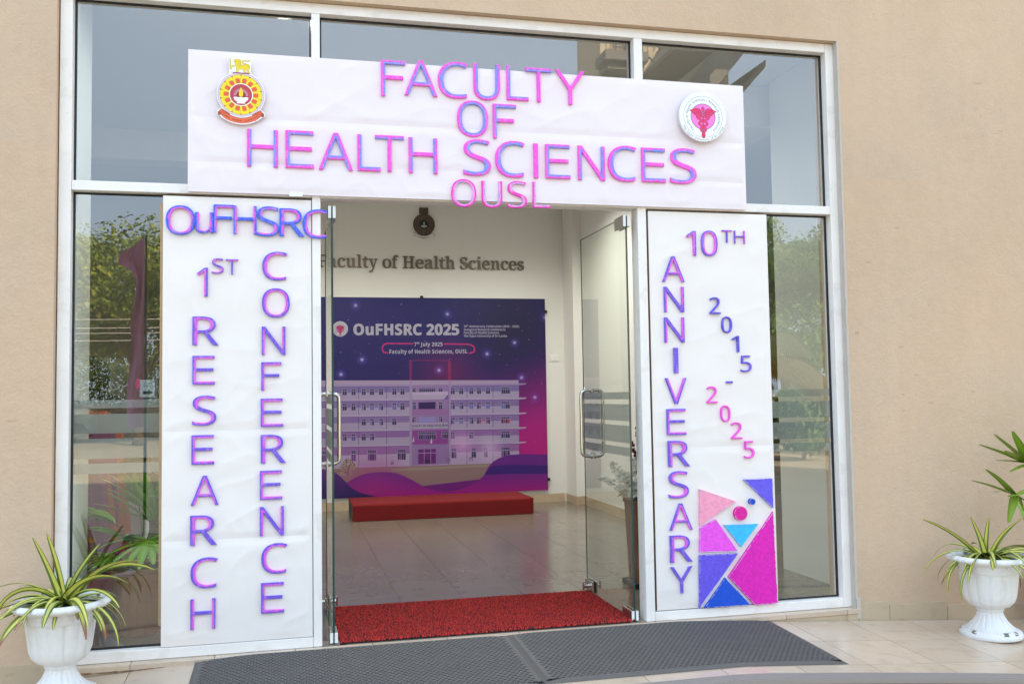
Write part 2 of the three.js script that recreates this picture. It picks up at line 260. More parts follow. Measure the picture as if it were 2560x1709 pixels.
// ---------------------------------------------------------------- paper banners
function paper(x0, y0, x1, y1, z, amp, s) {          // a pasted sheet with faint creases
  const nx = Math.max(8, Math.round((x1 - x0) / 0.012)), ny = Math.max(8, Math.round((y1 - y0) / 0.012)), g = new THREE.PlaneGeometry(x1 - x0, y1 - y0, nx, ny), p = g.attributes.position;
  for (let i = 0; i < p.count; i++) {
    const x = p.getX(i) + (x0 + x1) / 2, y = p.getY(i) + (y0 + y1) / 2, e = Math.min(x - x0, x1 - x, y - y0, y1 - y), k = sm(0, 0.04, e);
    const fold = (u, w, n) => (1 - Math.abs(2 * vnoise(u, w, 0, s + n) - 1)) ** 5;
    const wx = x + 0.05 * vnoise(x * 6, y * 6, 0, s + 9), wy = y + 0.05 * vnoise(x * 6 + 5, y * 6, 0, s + 8);
    const h = 0.30 * fold(wx * 2.1 + wy * 1.7, wy * 3.6 - wx * 1.6, 1) + 0.26 * fold(wx * 1.5 - wy * 3.0 + 7, wy * 2.1 + wx * 2 + 3, 2) + 0.22 * fold(wx * 5.2 + wy * 2, wy * 6.1 - wx * 3, 3) + 0.30 * vnoise(x * 5, y * 6, 0, s + 3) + 0.08 * vnoise(x * 17, y * 19, 0, s + 4);
    p.setXYZ(i, x, y, z + amp * h * k);
  }
  g.computeVertexNormals(); return metreUV2(g);
}
function metreUV2(g) { const p = g.attributes.position, uv = g.attributes.uv; for (let i = 0; i < p.count; i++) uv.setXY(i, p.getX(i), p.getY(i)); return g; }
const header = thing('header_banner', 'wide white paper covered board across the top of the doorway', 'banner', [0, 0, 0]);
mesh('board', box(-0.678, 2.387, 0.002, 2.498, 3.138, 0.022), M.paperHead, header);
for (const [a, b, z] of [[2.785, 3.139, 0.0228], [2.545, 2.787, 0.0234], [2.386, 2.547, 0.024]]) mesh('paper_sheet', paper(-0.679, a, 2.4995, b, z, 0.010, 11), M.paperHead, header);
const clearTape = new THREE.MeshPhysicalMaterial({ color: lin(0.86, 0.86, 0.84), roughness: 0.12, clearcoat: 1, clearcoatRoughness: 0.08 });
for (const [x, y] of [[-0.13, 2.3765]]) mesh('tape_strip', rbox(x - 0.035, y, 0.012, x + 0.035, y + 0.022, 0.0278, 0.001), clearTape, header);
const lpan = thing('side_banner', 'tall white paper panel left of the doorway announcing the research conference', 'banner', [0, 0, 0]);
mesh('board', box(-0.80, 0.058, -0.048, -0.052, 2.362, -0.004), M.card, lpan); mesh('board_edge', box(-0.818, 0.16, -0.05, -0.801, 2.33, -0.02), M.card, lpan);
for (const [a, b, z] of [[1.14, 2.365, -0.0036], [0.582, 1.142, -0.003], [0.056, 0.584, -0.0024]]) mesh('paper_sheet', paper(-0.803, a, -0.05, b, z, 0.010, 23), M.paper, lpan);
const rpan = thing('side_banner', 'tall white paper panel right of the doorway announcing the tenth anniversary', 'banner', [0, 0, 0]);
mesh('board', box(1.884, 0.062, -0.048, 2.638, 2.362, -0.004), M.card, rpan); mesh('board_edge', box(2.638, 0.12, -0.05, 2.654, 0.6, -0.018), M.card, rpan);
for (const [a, b, z] of [[0.98, 2.366, -0.0036], [0.058, 0.982, -0.003]]) mesh('paper_sheet', paper(1.88, a, 2.643, b, z, 0.010, 31), M.paper, rpan);

// ---------------------------------------------------------------- foam letters
const sans = await new FontLoader().loadAsync('fonts/droid/droid_sans_regular.typeface.json');
const serif = await new FontLoader().loadAsync('fonts/droid/droid_serif_bold.typeface.json');
const poly = (pts, ...holes) => { const s = new THREE.Shape(pts.map((p) => new THREE.Vector2(...p))); for (const h of holes) s.holes.push(new THREE.Path(h.map((p) => new THREE.Vector2(...p)))); return s; };
function glyph(c, w, h) {                                        // outline inside [0,w] x [0,h]
  const s = 0.113 * (h > 0.03 ? h : 0.12), b = s * 1.1;
  switch (c) {
    case 'I': case '-': return [poly([[0, 0], [w, 0], [w, h], [0, h]])];
    case 'L': return [poly([[0, 0], [w, 0], [w, s], [s, s], [s, h], [0, h]])];
    case 'T': return [poly([[w / 2 - s / 2, 0], [w / 2 + s / 2, 0], [w / 2 + s / 2, h - s], [w, h - s], [w, h], [0, h], [0, h - s], [w / 2 - s / 2, h - s]])];
    case 'F': { const m = h * 0.47; return [poly([[0, 0], [s, 0], [s, m], [w * 0.9, m], [w * 0.9, m + s], [s, m + s], [s, h - s], [w, h - s], [w, h], [0, h]])]; }
    case 'E': { const m = h * 0.46; return [poly([[0, 0], [w, 0], [w, s], [s, s], [s, m], [w * 0.93, m], [w * 0.93, m + s], [s, m + s], [s, h - s], [w * 0.98, h - s], [w * 0.98, h], [0, h]])]; }
    case 'H': { const m = h * 0.48; return [poly([[0, 0], [s, 0], [s, m], [w - s, m], [w - s, 0], [w, 0], [w, h], [w - s, h], [w - s, m + s], [s, m + s], [s, h], [0, h]])]; }
    case 'N': return [poly([[0, 0], [s, 0], [s, h - 1.75 * s], [w - s * 1.05, 0], [w, 0], [w, h], [w - s, h], [w - s, 1.75 * s], [s * 1.05, h], [0, h]])];
    case 'A': { const a = 1.15 * s, k = (w - a) / 2, t = (w / 2 - b) / k, t1 = 0.28, t2 = t1 + s * 0.92 / h; return [poly([[0, 0], [b, 0], [b + t1 * k, t1 * h], [w - b - t1 * k, t1 * h], [w - b, 0], [w, 0], [w - k, h], [k, h]], [[b + t2 * k, t2 * h], [w / 2, Math.min(t, 0.98) * h], [w - b - t2 * k, t2 * h]])]; }
    case 'V': { const a = 1.1 * s, k = (w - a) / 2, t = (w / 2 - b) / k; return [poly([[0, h], [k, 0], [w - k, 0], [w, h], [w - b, h], [w / 2, (1 - t) * h], [b, h]])]; }
    case 'Y': { const m = h * 0.42; return [poly([[w / 2 - s / 2, 0], [w / 2 + s / 2, 0], [w / 2 + s / 2, m], [w, h], [w - 1.18 * s, h], [w / 2, m + s * 0.95], [1.18 * s, h], [0, h], [w / 2 - s / 2, m]])]; }
  }
  const src = sans.generateShapes(c, 1).map((q) => ({ o: q.getPoints(8), h: q.holes.map((k) => k.getPoints(8)) }));
  const bb = new THREE.Box2(); src.forEach((q) => q.o.forEach((p) => bb.expandByPoint(p)));
  const f = (p) => [(p.x - bb.min.x) / (bb.max.x - bb.min.x) * w, (p.y - bb.min.y) / (bb.max.y - bb.min.y) * h];
  const clean = (l) => l.filter((p, i) => { const q = l[(i + 1) % l.length]; return Math.hypot(p.x - q.x, p.y - q.y) > 1e-4; });
  return src.map((q) => poly(clean(q.o).map(f), ...q.h.map((k) => clean(k).map(f))));
}
// word: [rows of «letter x y width height»], depth of the front it sits on, paint of the outer and the inner edge
const PINK = [245, 84, 212], PERI = [140, 134, 228], SKY = [90, 168, 246], VIO = [112, 84, 212], MAG = [224, 98, 222], BLU = [62, 98, 230], ROSE = [255, 160, 226], HOT = [240, 58, 184];
const WORDS = {
  'FACULTY': ['header banner', 0.0275, PINK, PERI, 'pink and blue', 'F 0.393 3.046 0.135 0.201 | A 0.545 3.058 0.185 0.200 | C 0.726 3.059 0.172 0.208 | U 0.917 3.059 0.154 0.206 | L 1.095 3.063 0.128 0.197 | T 1.219 3.060 0.157 0.197 | Y 1.407 3.058 0.178 0.200'],
  'OF': ['header banner', 0.0275, PINK, PERI, 'pink and blue', 'O 0.834 2.846 0.178 0.206 | F 1.017 2.840 0.135 0.197'],
  'HEALTH': ['header banner', 0.0275, PINK, PERI, 'pink and blue', 'H -0.302 2.627 0.159 0.201 | E -0.110 2.629 0.150 0.203 | A 0.080 2.627 0.183 0.203 | L 0.258 2.627 0.126 0.200 | T 0.369 2.628 0.158 0.200 | H 0.553 2.625 0.160 0.199'],
  'SCIENCES': ['header banner', 0.0275, PINK, PERI, 'pink and blue', 'S 0.856 2.628 0.158 0.206 | C 1.046 2.627 0.173 0.208 | I 1.195 2.624 0.027 0.198 | E 1.325 2.625 0.148 0.197 | N 1.526 2.624 0.163 0.200 | C 1.714 2.630 0.176 0.210 | E 1.907 2.629 0.151 0.202 | S 2.093 2.631 0.167 0.212'],
  'OUSL': ['header banner', 0.0275, HOT, ROSE, 'hot pink', 'O 0.778 2.424 0.142 0.157 | U 0.938 2.422 0.118 0.152 | S 1.083 2.426 0.115 0.154 | L 1.225 2.429 0.103 0.149'],
  'OuFHSRC': ['conference panel', 0.0025, BLU, MAG, 'blue and pink', 'O -0.715 2.236 0.146 0.155 | u -0.597 2.225 0.091 0.111 | F -0.500 2.249 0.104 0.149 | H -0.392 2.245 0.119 0.152 | S -0.275 2.241 0.115 0.161 | R -0.151 2.238 0.131 0.151 | C -0.030 2.234 0.133 0.158'],
  '1ST': ['conference panel', 0.0015, VIO, MAG, 'violet and pink', '1 -0.607 1.914 0.056 0.152 | S -0.530 2.000 0.060 0.081 | T -0.458 1.996 0.064 0.082'],
  'RESEARCH': ['conference panel', 0.0015, VIO, MAG, 'violet and pink', 'R -0.590 1.660 0.131 0.150 | E -0.599 1.456 0.111 0.150 | S -0.595 1.247 0.120 0.156 | E -0.602 1.046 0.112 0.152 | A -0.592 0.838 0.138 0.152 | R -0.597 0.635 0.133 0.153 | C -0.594 0.419 0.134 0.156 | H -0.599 0.212 0.123 0.154'],
  'CONFERENCE': ['conference panel', 0.0015, VIO, MAG, 'violet and pink', 'C -0.240 2.004 0.130 0.154 | O -0.235 1.808 0.144 0.156 | N -0.247 1.608 0.122 0.151 | F -0.259 1.421 0.103 0.150 | E -0.256 1.230 0.115 0.149 | R -0.249 1.041 0.129 0.149 | E -0.261 0.853 0.113 0.151 | N -0.257 0.666 0.122 0.152 | C -0.245 0.473 0.133 0.158 | E -0.254 0.272 0.116 0.157'],
  '10TH': ['anniversary panel', 0.0015, VIO, MAG, 'purple', '1 2.142 2.179 0.062 0.148 | 0 2.258 2.181 0.106 0.153 | T 2.373 2.225 0.066 0.076 | H 2.455 2.222 0.070 0.079'],
  'ANNIVERSARY': ['anniversary panel', 0.0015, VIO, MAG, 'violet and pink', 'A 2.025 2.024 0.140 0.151 | N 2.025 1.845 0.125 0.150 | N 2.023 1.667 0.125 0.149 | I 2.028 1.489 0.028 0.149 | V 2.023 1.311 0.134 0.152 | E 2.021 1.132 0.120 0.152 | R 2.032 0.949 0.135 0.150 | S 2.025 0.770 0.125 0.157 | A 2.034 0.586 0.144 0.154 | R 2.031 0.404 0.139 0.154 | Y 2.029 0.226 0.135 0.152'],
  '2015-': ['anniversary panel', 0.0015, [84, 70, 196], [100, 82, 214], 'plain violet', '2 2.284 1.811 0.069 0.100 | 0 2.356 1.698 0.068 0.099 | 1 2.409 1.584 0.048 0.098 | 5 2.474 1.466 0.070 0.099 | - 2.363 1.358 0.041 0.013'],
  '2025': ['anniversary panel', 0.0015, [240, 66, 204], [250, 92, 214], 'plain pink', '2 2.249 1.286 0.069 0.099 | 0 2.331 1.174 0.065 0.098 | 2 2.400 1.073 0.073 0.099 | 5 2.478 0.959 0.068 0.103'],
};
const CELLS = 9, CELL = 168, ATLAS = CELLS * CELL, atlas = new Uint8Array(ATLAS * ATLAS * 4);
const letterMat = std({ roughness: 0.55, bumpMap: rep(grain, 0.05), bumpScale: 0.0004 });
let cell = 0;
const TH = 0.014, PADM = 0.012;
function paint(shapes, w, h, outer, inner, n, mixy) {             // sponge paint: one colour worked in from the outer edges, one from the inner
  const segs = [];
  for (const s of shapes) for (const [k, l] of [s.getPoints(), ...s.holes.map((q) => q.getPoints())].entries()) {
    const a = THREE.ShapeUtils.area(l) > 0 ? 1 : -1;
    for (let i = 0; i < l.length; i++) {
      const p = l[i], q = l[(i + 1) % l.length], dx = q.x - p.x, dy = q.y - p.y, len = Math.hypot(dx, dy); if (len < 1e-6) continue;
      const flip = k ? -1 : 1, nx = flip * a * dy / len, ny = -flip * a * dx / len, mx = (p.x + q.x) / 2 - w / 2, my = (p.y + q.y) / 2 - h / 2;
      segs.push([p.x, p.y, dx, dy, len * len, nx * mx + ny * my > -0.0005]);
    }
  }
  const ox = (n % CELLS) * CELL, oy = Math.floor(n / CELLS) * CELL, S = Math.max(w, h) + 2 * PADM;
  for (let j = 0; j < CELL; j++) for (let i = 0; i < CELL; i++) {
    const x = (i + 0.5) / CELL * S - PADM, y = (j + 0.5) / CELL * S - PADM; let din = 1e9, dout = 1e9;
    if (x < w + PADM && y < h + PADM) for (const g of segs) { const t = clamp(((x - g[0]) * g[2] + (y - g[1]) * g[3]) / g[4], 0, 1), ex = x - g[0] - t * g[2], ey = y - g[1] - t * g[3], d = ex * ex + ey * ey; if (g[5]) { if (d < dout) dout = d; } else if (d < din) din = d; }
    din = Math.sqrt(din); dout = Math.sqrt(dout);
    const nz = fbm(x * 45 + n * 3.7, y * 45, 0, 3, n), fine = fbm(x * 260, y * 260 + n, 0, 2, n + 60);
    let t = din > 1e4 ? 0.85 : din / (din + dout + 1e-9);
    t = sm(0.36, 0.66, t + (nz - 0.5) * (mixy ? 0.66 : 0.55));
    const third = mixy ? sm(0.6, 0.75, fbm(x * 22 + 9 + n, y * 22, 0, 2, n + 30)) * (1 - t) : 0, pale = sm(0.58, 0.76, fine) * 0.28 * sm(0.35, 0.6, nz) + 0.16 * sm(0.58, 0.7, fbm(x * 120, y * 14 + n, 0, 2, n + 90));
    const k = ((oy + j) * ATLAS + ox + i) * 4;
    for (let c = 0; c < 3; c++) { let v = inner[c] * (1 - t) + outer[c] * t; v = v * (1 - third * 0.45) + SKY[c] * third * 0.45; v = v * (1 - pale) + [255, 205, 235][c] * pale; atlas[k + c] = v * (0.94 + 0.1 * fine); }
    atlas[k + 3] = 255;
  }
  return (px, py) => [(ox + (clamp(px, -PADM, w + PADM) + PADM) / S * CELL) / ATLAS, (oy + (clamp(py, -PADM, h + PADM) + PADM) / S * CELL) / ATLAS];
}
const ORD = ['first', 'second', 'third', 'fourth', 'fifth', 'sixth', 'seventh', 'eighth', 'ninth', 'tenth', 'eleventh'];
for (const [word, [where, z, outer, inner, look, rows]] of Object.entries(WORDS)) {
  rows.split(' | ').forEach((row, i) => {
    const [c, ...v] = row.split(' '), [cx, cy, w, h] = v.map(Number), shapes = glyph(c, w, h), uvOf = paint(shapes, w, h, outer, inner, cell++, where === 'header banner' && word !== 'OUSL' || word === 'OuFHSRC');
    const th = word === 'OuFHSRC' ? TH + 0.002 * (i % 2) : TH;                 // neighbours of this word overlap
    const g = new THREE.ExtrudeGeometry(shapes, { depth: th - 0.005, bevelEnabled: true, bevelSize: 0.0016, bevelThickness: 0.0025, bevelSegments: 2, bevelOffset: -0.0021, curveSegments: 8, steps: 1 });
    const p = g.attributes.position, uv = g.attributes.uv;
    for (let k = 0; k < p.count; k++) uv.setXY(k, ...uvOf(p.getX(k), p.getY(k)));
    g.translate(-w / 2, -h / 2, 0.0025);
    const m = mesh('foam_letter', g, letterMat); m.position.set(cx, cy, z + (word === 'OuFHSRC' ? 0.0006 * i : 0));
    const digit = /\d/.test(c), kind = c === '-' ? 'dash' : digit ? 'numeral' : 'letter', sayWord = word === '2015-' ? '2015' : word;
    const label = c === '-' ? 'short violet foam dash between the years 2015 and 2025 on the anniversary panel'
      : `${look} foam ${kind} ${c}, ${ORD[i]} character of ${sayWord} on the ${where}`;
    tag(m, label, kind, `foam ${/\d{4}/.test(word) ? 'numerals' : 'letters'} of ${sayWord} on the ${where}`);
  });
}
{ const t = new THREE.DataTexture(atlas, ATLAS, ATLAS); t.colorSpace = THREE.SRGBColorSpace; t.magFilter = THREE.LinearFilter; t.minFilter = THREE.LinearMipmapLinearFilter; t.generateMipmaps = true; t.needsUpdate = true; letterMat.map = t; }

// ---------------------------------------------------------------- geometric foam pieces on the right panel
const foam = (r, g, b, s) => std({ map: dataTex(128, 128, (u, v) => { const a = fbm(u * 9, v * 9, 9, 4, s), q = 0.92 + 0.16 * a, w = sm(0.74, 0.84, fbm(u * 30, v * 30, 30, 2, s + 5)) * 0.3; return [r / 255 * q + w * 0.4, g / 255 * q + w * 0.35, b / 255 * q + w * 0.3]; }, true), roughness: 0.7 });
const rimMat = std({ color: lin(0.72, 0.62, 0.72), map: rep(mottle, 0.05), roughness: 0.8 });
function foamPiece(pts, rgb, s, label, depth = 0.016) {
  const cx = pts.reduce((a, p) => a + p[0], 0) / pts.length, cy = pts.reduce((a, p) => a + p[1], 0) / pts.length;
  let sh = pts.length > 2 ? poly(pts.map(([x, y]) => [x - cx, y - cy])) : null;
  if (sh && THREE.ShapeUtils.isClockWise(sh.getPoints())) sh = poly(pts.map(([x, y]) => [x - cx, y - cy]).reverse());
  const t = thing('foam_shape', label, 'foam shape', [cx, cy, 0.001], 'flat foam shapes at the foot of the anniversary panel');
  shapeInto(t, sh, rgb, s, depth); return t;
}
function shapeInto(t, sh, rgb, s, depth) {
  const g = new THREE.ExtrudeGeometry(sh, { depth: depth - 0.001, bevelEnabled: false, curveSegments: 32 }); metreScale(g, 0.12);
  mesh('slab', g, foam(...rgb, s), t);
  const l = sh.getPoints(32).map((p) => new THREE.Vector3(p.x * 0.985, p.y * 0.985, depth - 0.0008)), r = [];   // raw rim of the foam, unevenly covered by paint
  for (let i = 0; i < l.length; i++) { const a = l[i], b = l[(i + 1) % l.length], n = Math.max(1, Math.round(a.distanceTo(b) / 0.012)); for (let k = 0; k < n; k++) if (hash(i, k, s) > 0.3) r.push(rod(a.clone().lerp(b, k / n).toArray(), a.clone().lerp(b, (k + 1) / n).toArray(), 0.0011 + 0.0006 * hash(i, k, 3), 5)); }
  mesh('rim', r, rimMat, t).userData.kind = 'stuff';
}
function metreScale(g, s) { const p = g.attributes.position, uv = g.attributes.uv; for (let i = 0; i < p.count; i++) uv.setXY(i, p.getX(i) / s + 0.5, (p.getY(i) + p.getZ(i)) / s + 0.5); return g; }
foamPiece([[2.435, 0.785], [2.62, 0.785], [2.621, 0.611]], [104, 90, 222], 1, 'violet foam triangle at the upper edge of the anniversary panel shapes');
foamPiece([[2.153, 0.74], [2.381, 0.66], [2.147, 0.529]], [250, 160, 188], 2, 'peach pink foam triangle pointing towards the hot pink disc');
foamPiece([[2.149, 0.516], [2.25, 0.562], [2.384, 0.372], [2.143, 0.379]], [240, 84, 226], 3, 'orchid pink four sided foam piece below the peach triangle');
foamPiece([[2.142, 0.361], [2.385, 0.357], [2.133, 0.061]], [104, 84, 220], 4, 'violet foam triangle pointing down below the orchid pink piece');
foamPiece([[2.299, 0.223], [2.457, 0.057], [2.165, 0.06]], [10, 80, 205], 5, 'deep blue foam triangle at the bottom of the anniversary panel');
foamPiece([[2.619, 0.591], [2.63, 0.056], [2.484, 0.054], [2.32, 0.227]], [228, 24, 178], 6, 'large magenta four sided foam slab along the panel edge');
foamPiece([[2.301, 0.527], [2.521, 0.523], [2.407, 0.394]], [56, 188, 248], 7, 'sky blue foam triangle pointing down beside the magenta slab');
for (const [x, y, r, rgb, s, label] of [[2.405, 0.59, 0.041, [220, 20, 150], 8, 'hot pink foam disc above the sky blue triangle'], [2.481, 0.655, 0.0185, [16, 74, 190], 9, 'small deep blue foam disc beside the hot pink disc']]) {
  const sh = new THREE.Shape(); sh.absarc(0, 0, r, 0, 2 * Math.PI); shapeInto(thing('foam_disc', label, 'foam disc', [x, y, 0.001], 'flat foam shapes at the foot of the anniversary panel'), sh, rgb, s, 0.028);
}

// ---------------------------------------------------------------- printed emblems on the header
function arcText(c, str, x, y, r, mid, dir, px) {                // letters set round a circle; dir 1 reads clockwise
  c.font = `${px}px sans-serif`; c.textAlign = 'center'; c.textBaseline = 'middle';
  const w = [...str].map((k) => c.measureText(k).width + px * 0.06), tot = w.reduce((a, b) => a + b, 0); let a = mid - dir * tot / r / 2;
  [...str].forEach((k, i) => { a += dir * w[i] / r / 2; c.save(); c.translate(x + r * Math.cos(a), y + r * Math.sin(a)); c.rotate(a + dir * Math.PI / 2); c.fillText(k, 0, 0); c.restore(); a += dir * w[i] / r / 2; });
}
function healthSeal(c, x, y, R, ring = true) {                   // pink winged staff in a ring of lettering
  c.save(); c.translate(x, y); const s = R / 100; c.scale(s, s);
  c.fillStyle = '#f1f1ee'; c.beginPath(); c.arc(0, 0, 100, 0, 7); c.fill();
  c.strokeStyle = '#4a484c'; c.lineWidth = 1; c.beginPath(); c.arc(0, 0, 83, 0, 7); c.stroke();
  c.fillStyle = '#f57fd0'; c.strokeStyle = '#6a3a70'; c.lineWidth = 2; c.beginPath(); c.arc(0, 0, 52, 0, 7); c.fill(); c.stroke();
  c.fillStyle = '#47454a'; arcText(c, 'Faculty of Health Sciences • Research Conference', 0, 0, 70, -Math.PI / 2, 1, 14); arcText(c, 'The Open University of Sri Lanka', 0, 0, 92.5, Math.PI / 2, -1, 13);
  c.fillStyle = '#f0306e'; c.strokeStyle = '#7a2848'; c.lineWidth = 1.6;
  for (const m of [-1, 1]) for (let k = 0; k < 4; k++) { c.beginPath(); c.moveTo(m * 6, -18 + k * 4.5); c.bezierCurveTo(m * 14, -40 + k * 9, m * 32, -36 + k * 7, m * (58 - k * 9), -23 + k * 7.5); c.bezierCurveTo(m * (40 - k * 7), -14 + k * 6, m * 20, -12 + k * 5, m * 6, -12 + k * 4.5); c.closePath(); c.fill(); c.stroke(); }
  for (const [wd, col] of [[9, '#7a2848'], [6.4, '#ee3272']]) for (const m of [-1, 1]) { c.strokeStyle = col; c.lineWidth = wd; c.lineCap = 'round'; c.beginPath(); for (let i = 0; i <= 60; i++) { const t = i / 60, yy = 4 + t * 78, a = 22 * (1 - t) ** 0.9 + 2, xx = m * a * Math.cos(t * 3.2 * Math.PI); i ? c.lineTo(xx, yy) : c.moveTo(m * 8, 0); c.lineTo(xx, yy); } c.stroke(); }
  c.strokeStyle = '#7a2848'; c.lineWidth = 6; c.beginPath(); c.moveTo(0, -22); c.lineTo(0, 84); c.stroke(); c.strokeStyle = '#e8305f'; c.lineWidth = 3.6; c.stroke();
  c.beginPath(); c.ellipse(0, -31, 6.5, 9, 0, 0, 7); c.fillStyle = '#f0306e'; c.fill(); c.strokeStyle = '#7a2848'; c.lineWidth = 1.5; c.stroke(); c.restore();
}
const sealTex = canvasTex(900, 900, (c) => { c.fillStyle = '#f1f1ee'; c.fillRect(0, 0, 900, 900); healthSeal(c, 450, 450, 446); });
function planarUV(g, x0, y0, x1, y1) { const p = g.attributes.position, uv = g.attributes.uv; for (let i = 0; i < p.count; i++) uv.setXY(i, (p.getX(i) - x0) / (x1 - x0), (p.getY(i) - y0) / (y1 - y0)); return g; }
{
  const t = thing('round_emblem', 'round white foam badge with a pink winged staff at the right of the header banner', 'badge', [2.213, 2.922, 0]);
  const sh = new THREE.Shape(); sh.absarc(0, 0, 0.148, 0, 2 * Math.PI);
  mesh('disc', planarUV(new THREE.ExtrudeGeometry(sh, { depth: 0.014, bevelEnabled: true, bevelSize: 0.002, bevelThickness: 0.002, bevelOffset: -0.002, bevelSegments: 2, curveSegments: 64 }), -0.149, -0.149, 0.149, 0.149), std({ map: sealTex, roughness: 0.5 }), t).position.z = 0.052;
  mesh('spacer', box(-0.06, -0.06, 0.0285, 0.06, 0.06, 0.0495), M.card, t);
}
const crestTex = canvasTex(700, 1040, (c) => {
  c.fillStyle = '#f4f3f2'; c.fillRect(0, 0, 700, 1040); c.scale(2500, 2500); c.translate(0.14, 0.222);         // metres, y down, origin in the middle of the wheel
  const circ = (r, f, s, w) => { c.beginPath(); c.arc(0, 0, r, 0, 7); if (f) { c.fillStyle = f; c.fill(); } if (s) { c.strokeStyle = s; c.lineWidth = w; c.stroke(); } };
  circ(0.117, '#e6dbe6', '#7d3a55', 0.0014); circ(0.112, null, '#a86a86', 0.0012); circ(0.108, '#b23c46');
  for (let k = 0; k < 14; k++) {
    c.save(); c.rotate((k + 0.5) * Math.PI / 7); const petal = (a, b, w, f, s) => { c.beginPath(); c.moveTo(-w * 0.42, a); c.lineTo(-w * 0.5, a + (b - a) * 0.45); c.bezierCurveTo(-w * 0.56, b, -w * 0.4, b, -w * 0.25, b); c.lineTo(w * 0.25, b); c.bezierCurveTo(w * 0.4, b, w * 0.56, b, w * 0.5, a + (b - a) * 0.45); c.lineTo(w * 0.42, a); c.closePath(); c.fillStyle = f; c.fill(); c.strokeStyle = s; c.lineWidth = 0.0009; c.stroke(); };
    petal(0.056, 0.1065, 0.044, '#f3dc1e', '#8a5a20'); petal(0.062, 0.088, 0.021, '#ea6238', '#c25a2a'); c.strokeStyle = '#6a3a3a'; c.lineWidth = 0.0012; c.beginPath(); c.moveTo(0, 0.062); c.lineTo(0, 0.075); c.stroke(); c.restore();
  }
  circ(0.0585, '#b8414e', '#fff', 0.0035); 
  c.strokeStyle = '#fbeef0'; c.lineWidth = 0.0012; for (let k = -9; k <= 9; k++) { const a = -Math.PI / 2 + k * 0.17; c.beginPath(); c.moveTo(0.024 * Math.cos(a), 0.004 + 0.024 * Math.sin(a)); c.lineTo(0.037 * Math.cos(a), 0.004 + 0.037 * Math.sin(a)); c.stroke(); }
  c.fillStyle = '#8a1f22'; c.beginPath(); c.ellipse(0, 0.002, 0.022, 0.018, 0, 0, 7); c.fill();
  c.fillStyle = '#f4d21c'; c.beginPath(); c.moveTo(0, -0.040); c.bezierCurveTo(0.011, -0.022, 0.015, 0.004, 0.006, 0.011); c.lineTo(-0.006, 0.011); c.bezierCurveTo(-0.015, 0.004, -0.011, -0.022, 0, -0.040); c.fill();
  c.fillStyle = '#fdfdfc'; c.beginPath(); c.moveTo(-0.038, 0.017); c.bezierCurveTo(-0.03, 0.006, -0.012, 0.02, 0, 0.012); c.bezierCurveTo(0.012, 0.02, 0.03, 0.006, 0.038, 0.017); c.bezierCurveTo(0.034, 0.034, 0.018, 0.042, 0, 0.042); c.bezierCurveTo(-0.018, 0.042, -0.034, 0.034, -0.038, 0.017); c.fill(); c.fillRect(-0.021, 0.041, 0.042, 0.006);
  // lion with a raised sword on a bar
  c.fillStyle = '#8d2f4c'; c.fillRect(-0.054, -0.1185, 0.108, 0.0022); c.fillRect(-0.042, -0.1165, 0.084, 0.004);
  c.lineJoin = 'round'; const L = (pts, f = '#ecd024') => { c.beginPath(); pts.forEach(([x, y], i) => (i ? c.lineTo(x, y) : c.moveTo(x, y))); c.closePath(); c.fillStyle = f; c.fill(); c.strokeStyle = '#8a6a10'; c.lineWidth = 0.0011; c.stroke(); };
  L([[-0.057, -0.192], [-0.052, -0.192], [-0.052, -0.150], [-0.047, -0.148], [-0.049, -0.131], [-0.057, -0.134]]);
  L([[-0.048, -0.155], [-0.03, -0.157], [-0.024, -0.145], [-0.026, -0.12], [-0.014, -0.12], [-0.012, -0.135], [0.008, -0.137], [0.014, -0.12], [0.026, -0.119], [0.020, -0.13], [0.028, -0.136], [0.030, -0.119], [0.043, -0.119], [0.039, -0.132], [0.045, -0.150], [0.038, -0.162], [0.0, -0.160], [0.0, -0.186], [-0.01, -0.190], [-0.033, -0.190], [-0.037, -0.180], [-0.030, -0.172], [-0.034, -0.168], [-0.027, -0.163], [-0.032, -0.150], [-0.042, -0.145]]);
  c.strokeStyle = '#b89a18'; c.lineWidth = 0.0012; for (let k = 0; k < 7; k++) { c.beginPath(); c.arc(-0.012 + 0.004 * (k % 3), -0.182 + 0.0045 * k, 0.005, 0.3, 2.6); c.stroke(); } c.fillStyle = '#8a1f22'; c.fillRect(-0.034, -0.1795, 0.009, 0.0028);
  c.strokeStyle = '#8a6a10'; c.lineWidth = 0.0078; c.lineCap = 'round'; const tail = () => { c.beginPath(); c.moveTo(0.040, -0.156); c.bezierCurveTo(0.035, -0.172, 0.006, -0.160, 0.008, -0.176); c.bezierCurveTo(0.012, -0.190, 0.028, -0.178, 0.043, -0.184); c.stroke(); }; tail(); c.strokeStyle = '#ecd024'; c.lineWidth = 0.0052; tail();
  // ribbon
  const rib = (a0, a1, r0, r1, f) => { c.beginPath(); c.arc(0, 0, r1, a0, a1); c.arc(0, 0, r0, a1, a0, true); c.closePath(); c.fillStyle = f; c.fill(); c.strokeStyle = '#8a3418'; c.lineWidth = 0.0012; c.stroke(); };
  for (const m of [0, 1]) { c.save(); if (m) c.scale(-1, 1); c.fillStyle = '#d9603a'; c.strokeStyle = '#8a3418'; c.lineWidth = 0.0012; c.beginPath(); c.moveTo(-0.056, 0.106); c.lineTo(-0.098, 0.078); c.lineTo(-0.117, 0.097); c.lineTo(-0.115, 0.108); c.lineTo(-0.103, 0.110); c.lineTo(-0.072, 0.136); c.closePath(); c.fill(); c.stroke(); c.fillStyle = '#a8452a'; c.beginPath(); c.arc(-0.109, 0.105, 0.008, 0, 7); c.fill(); c.stroke(); c.restore(); }
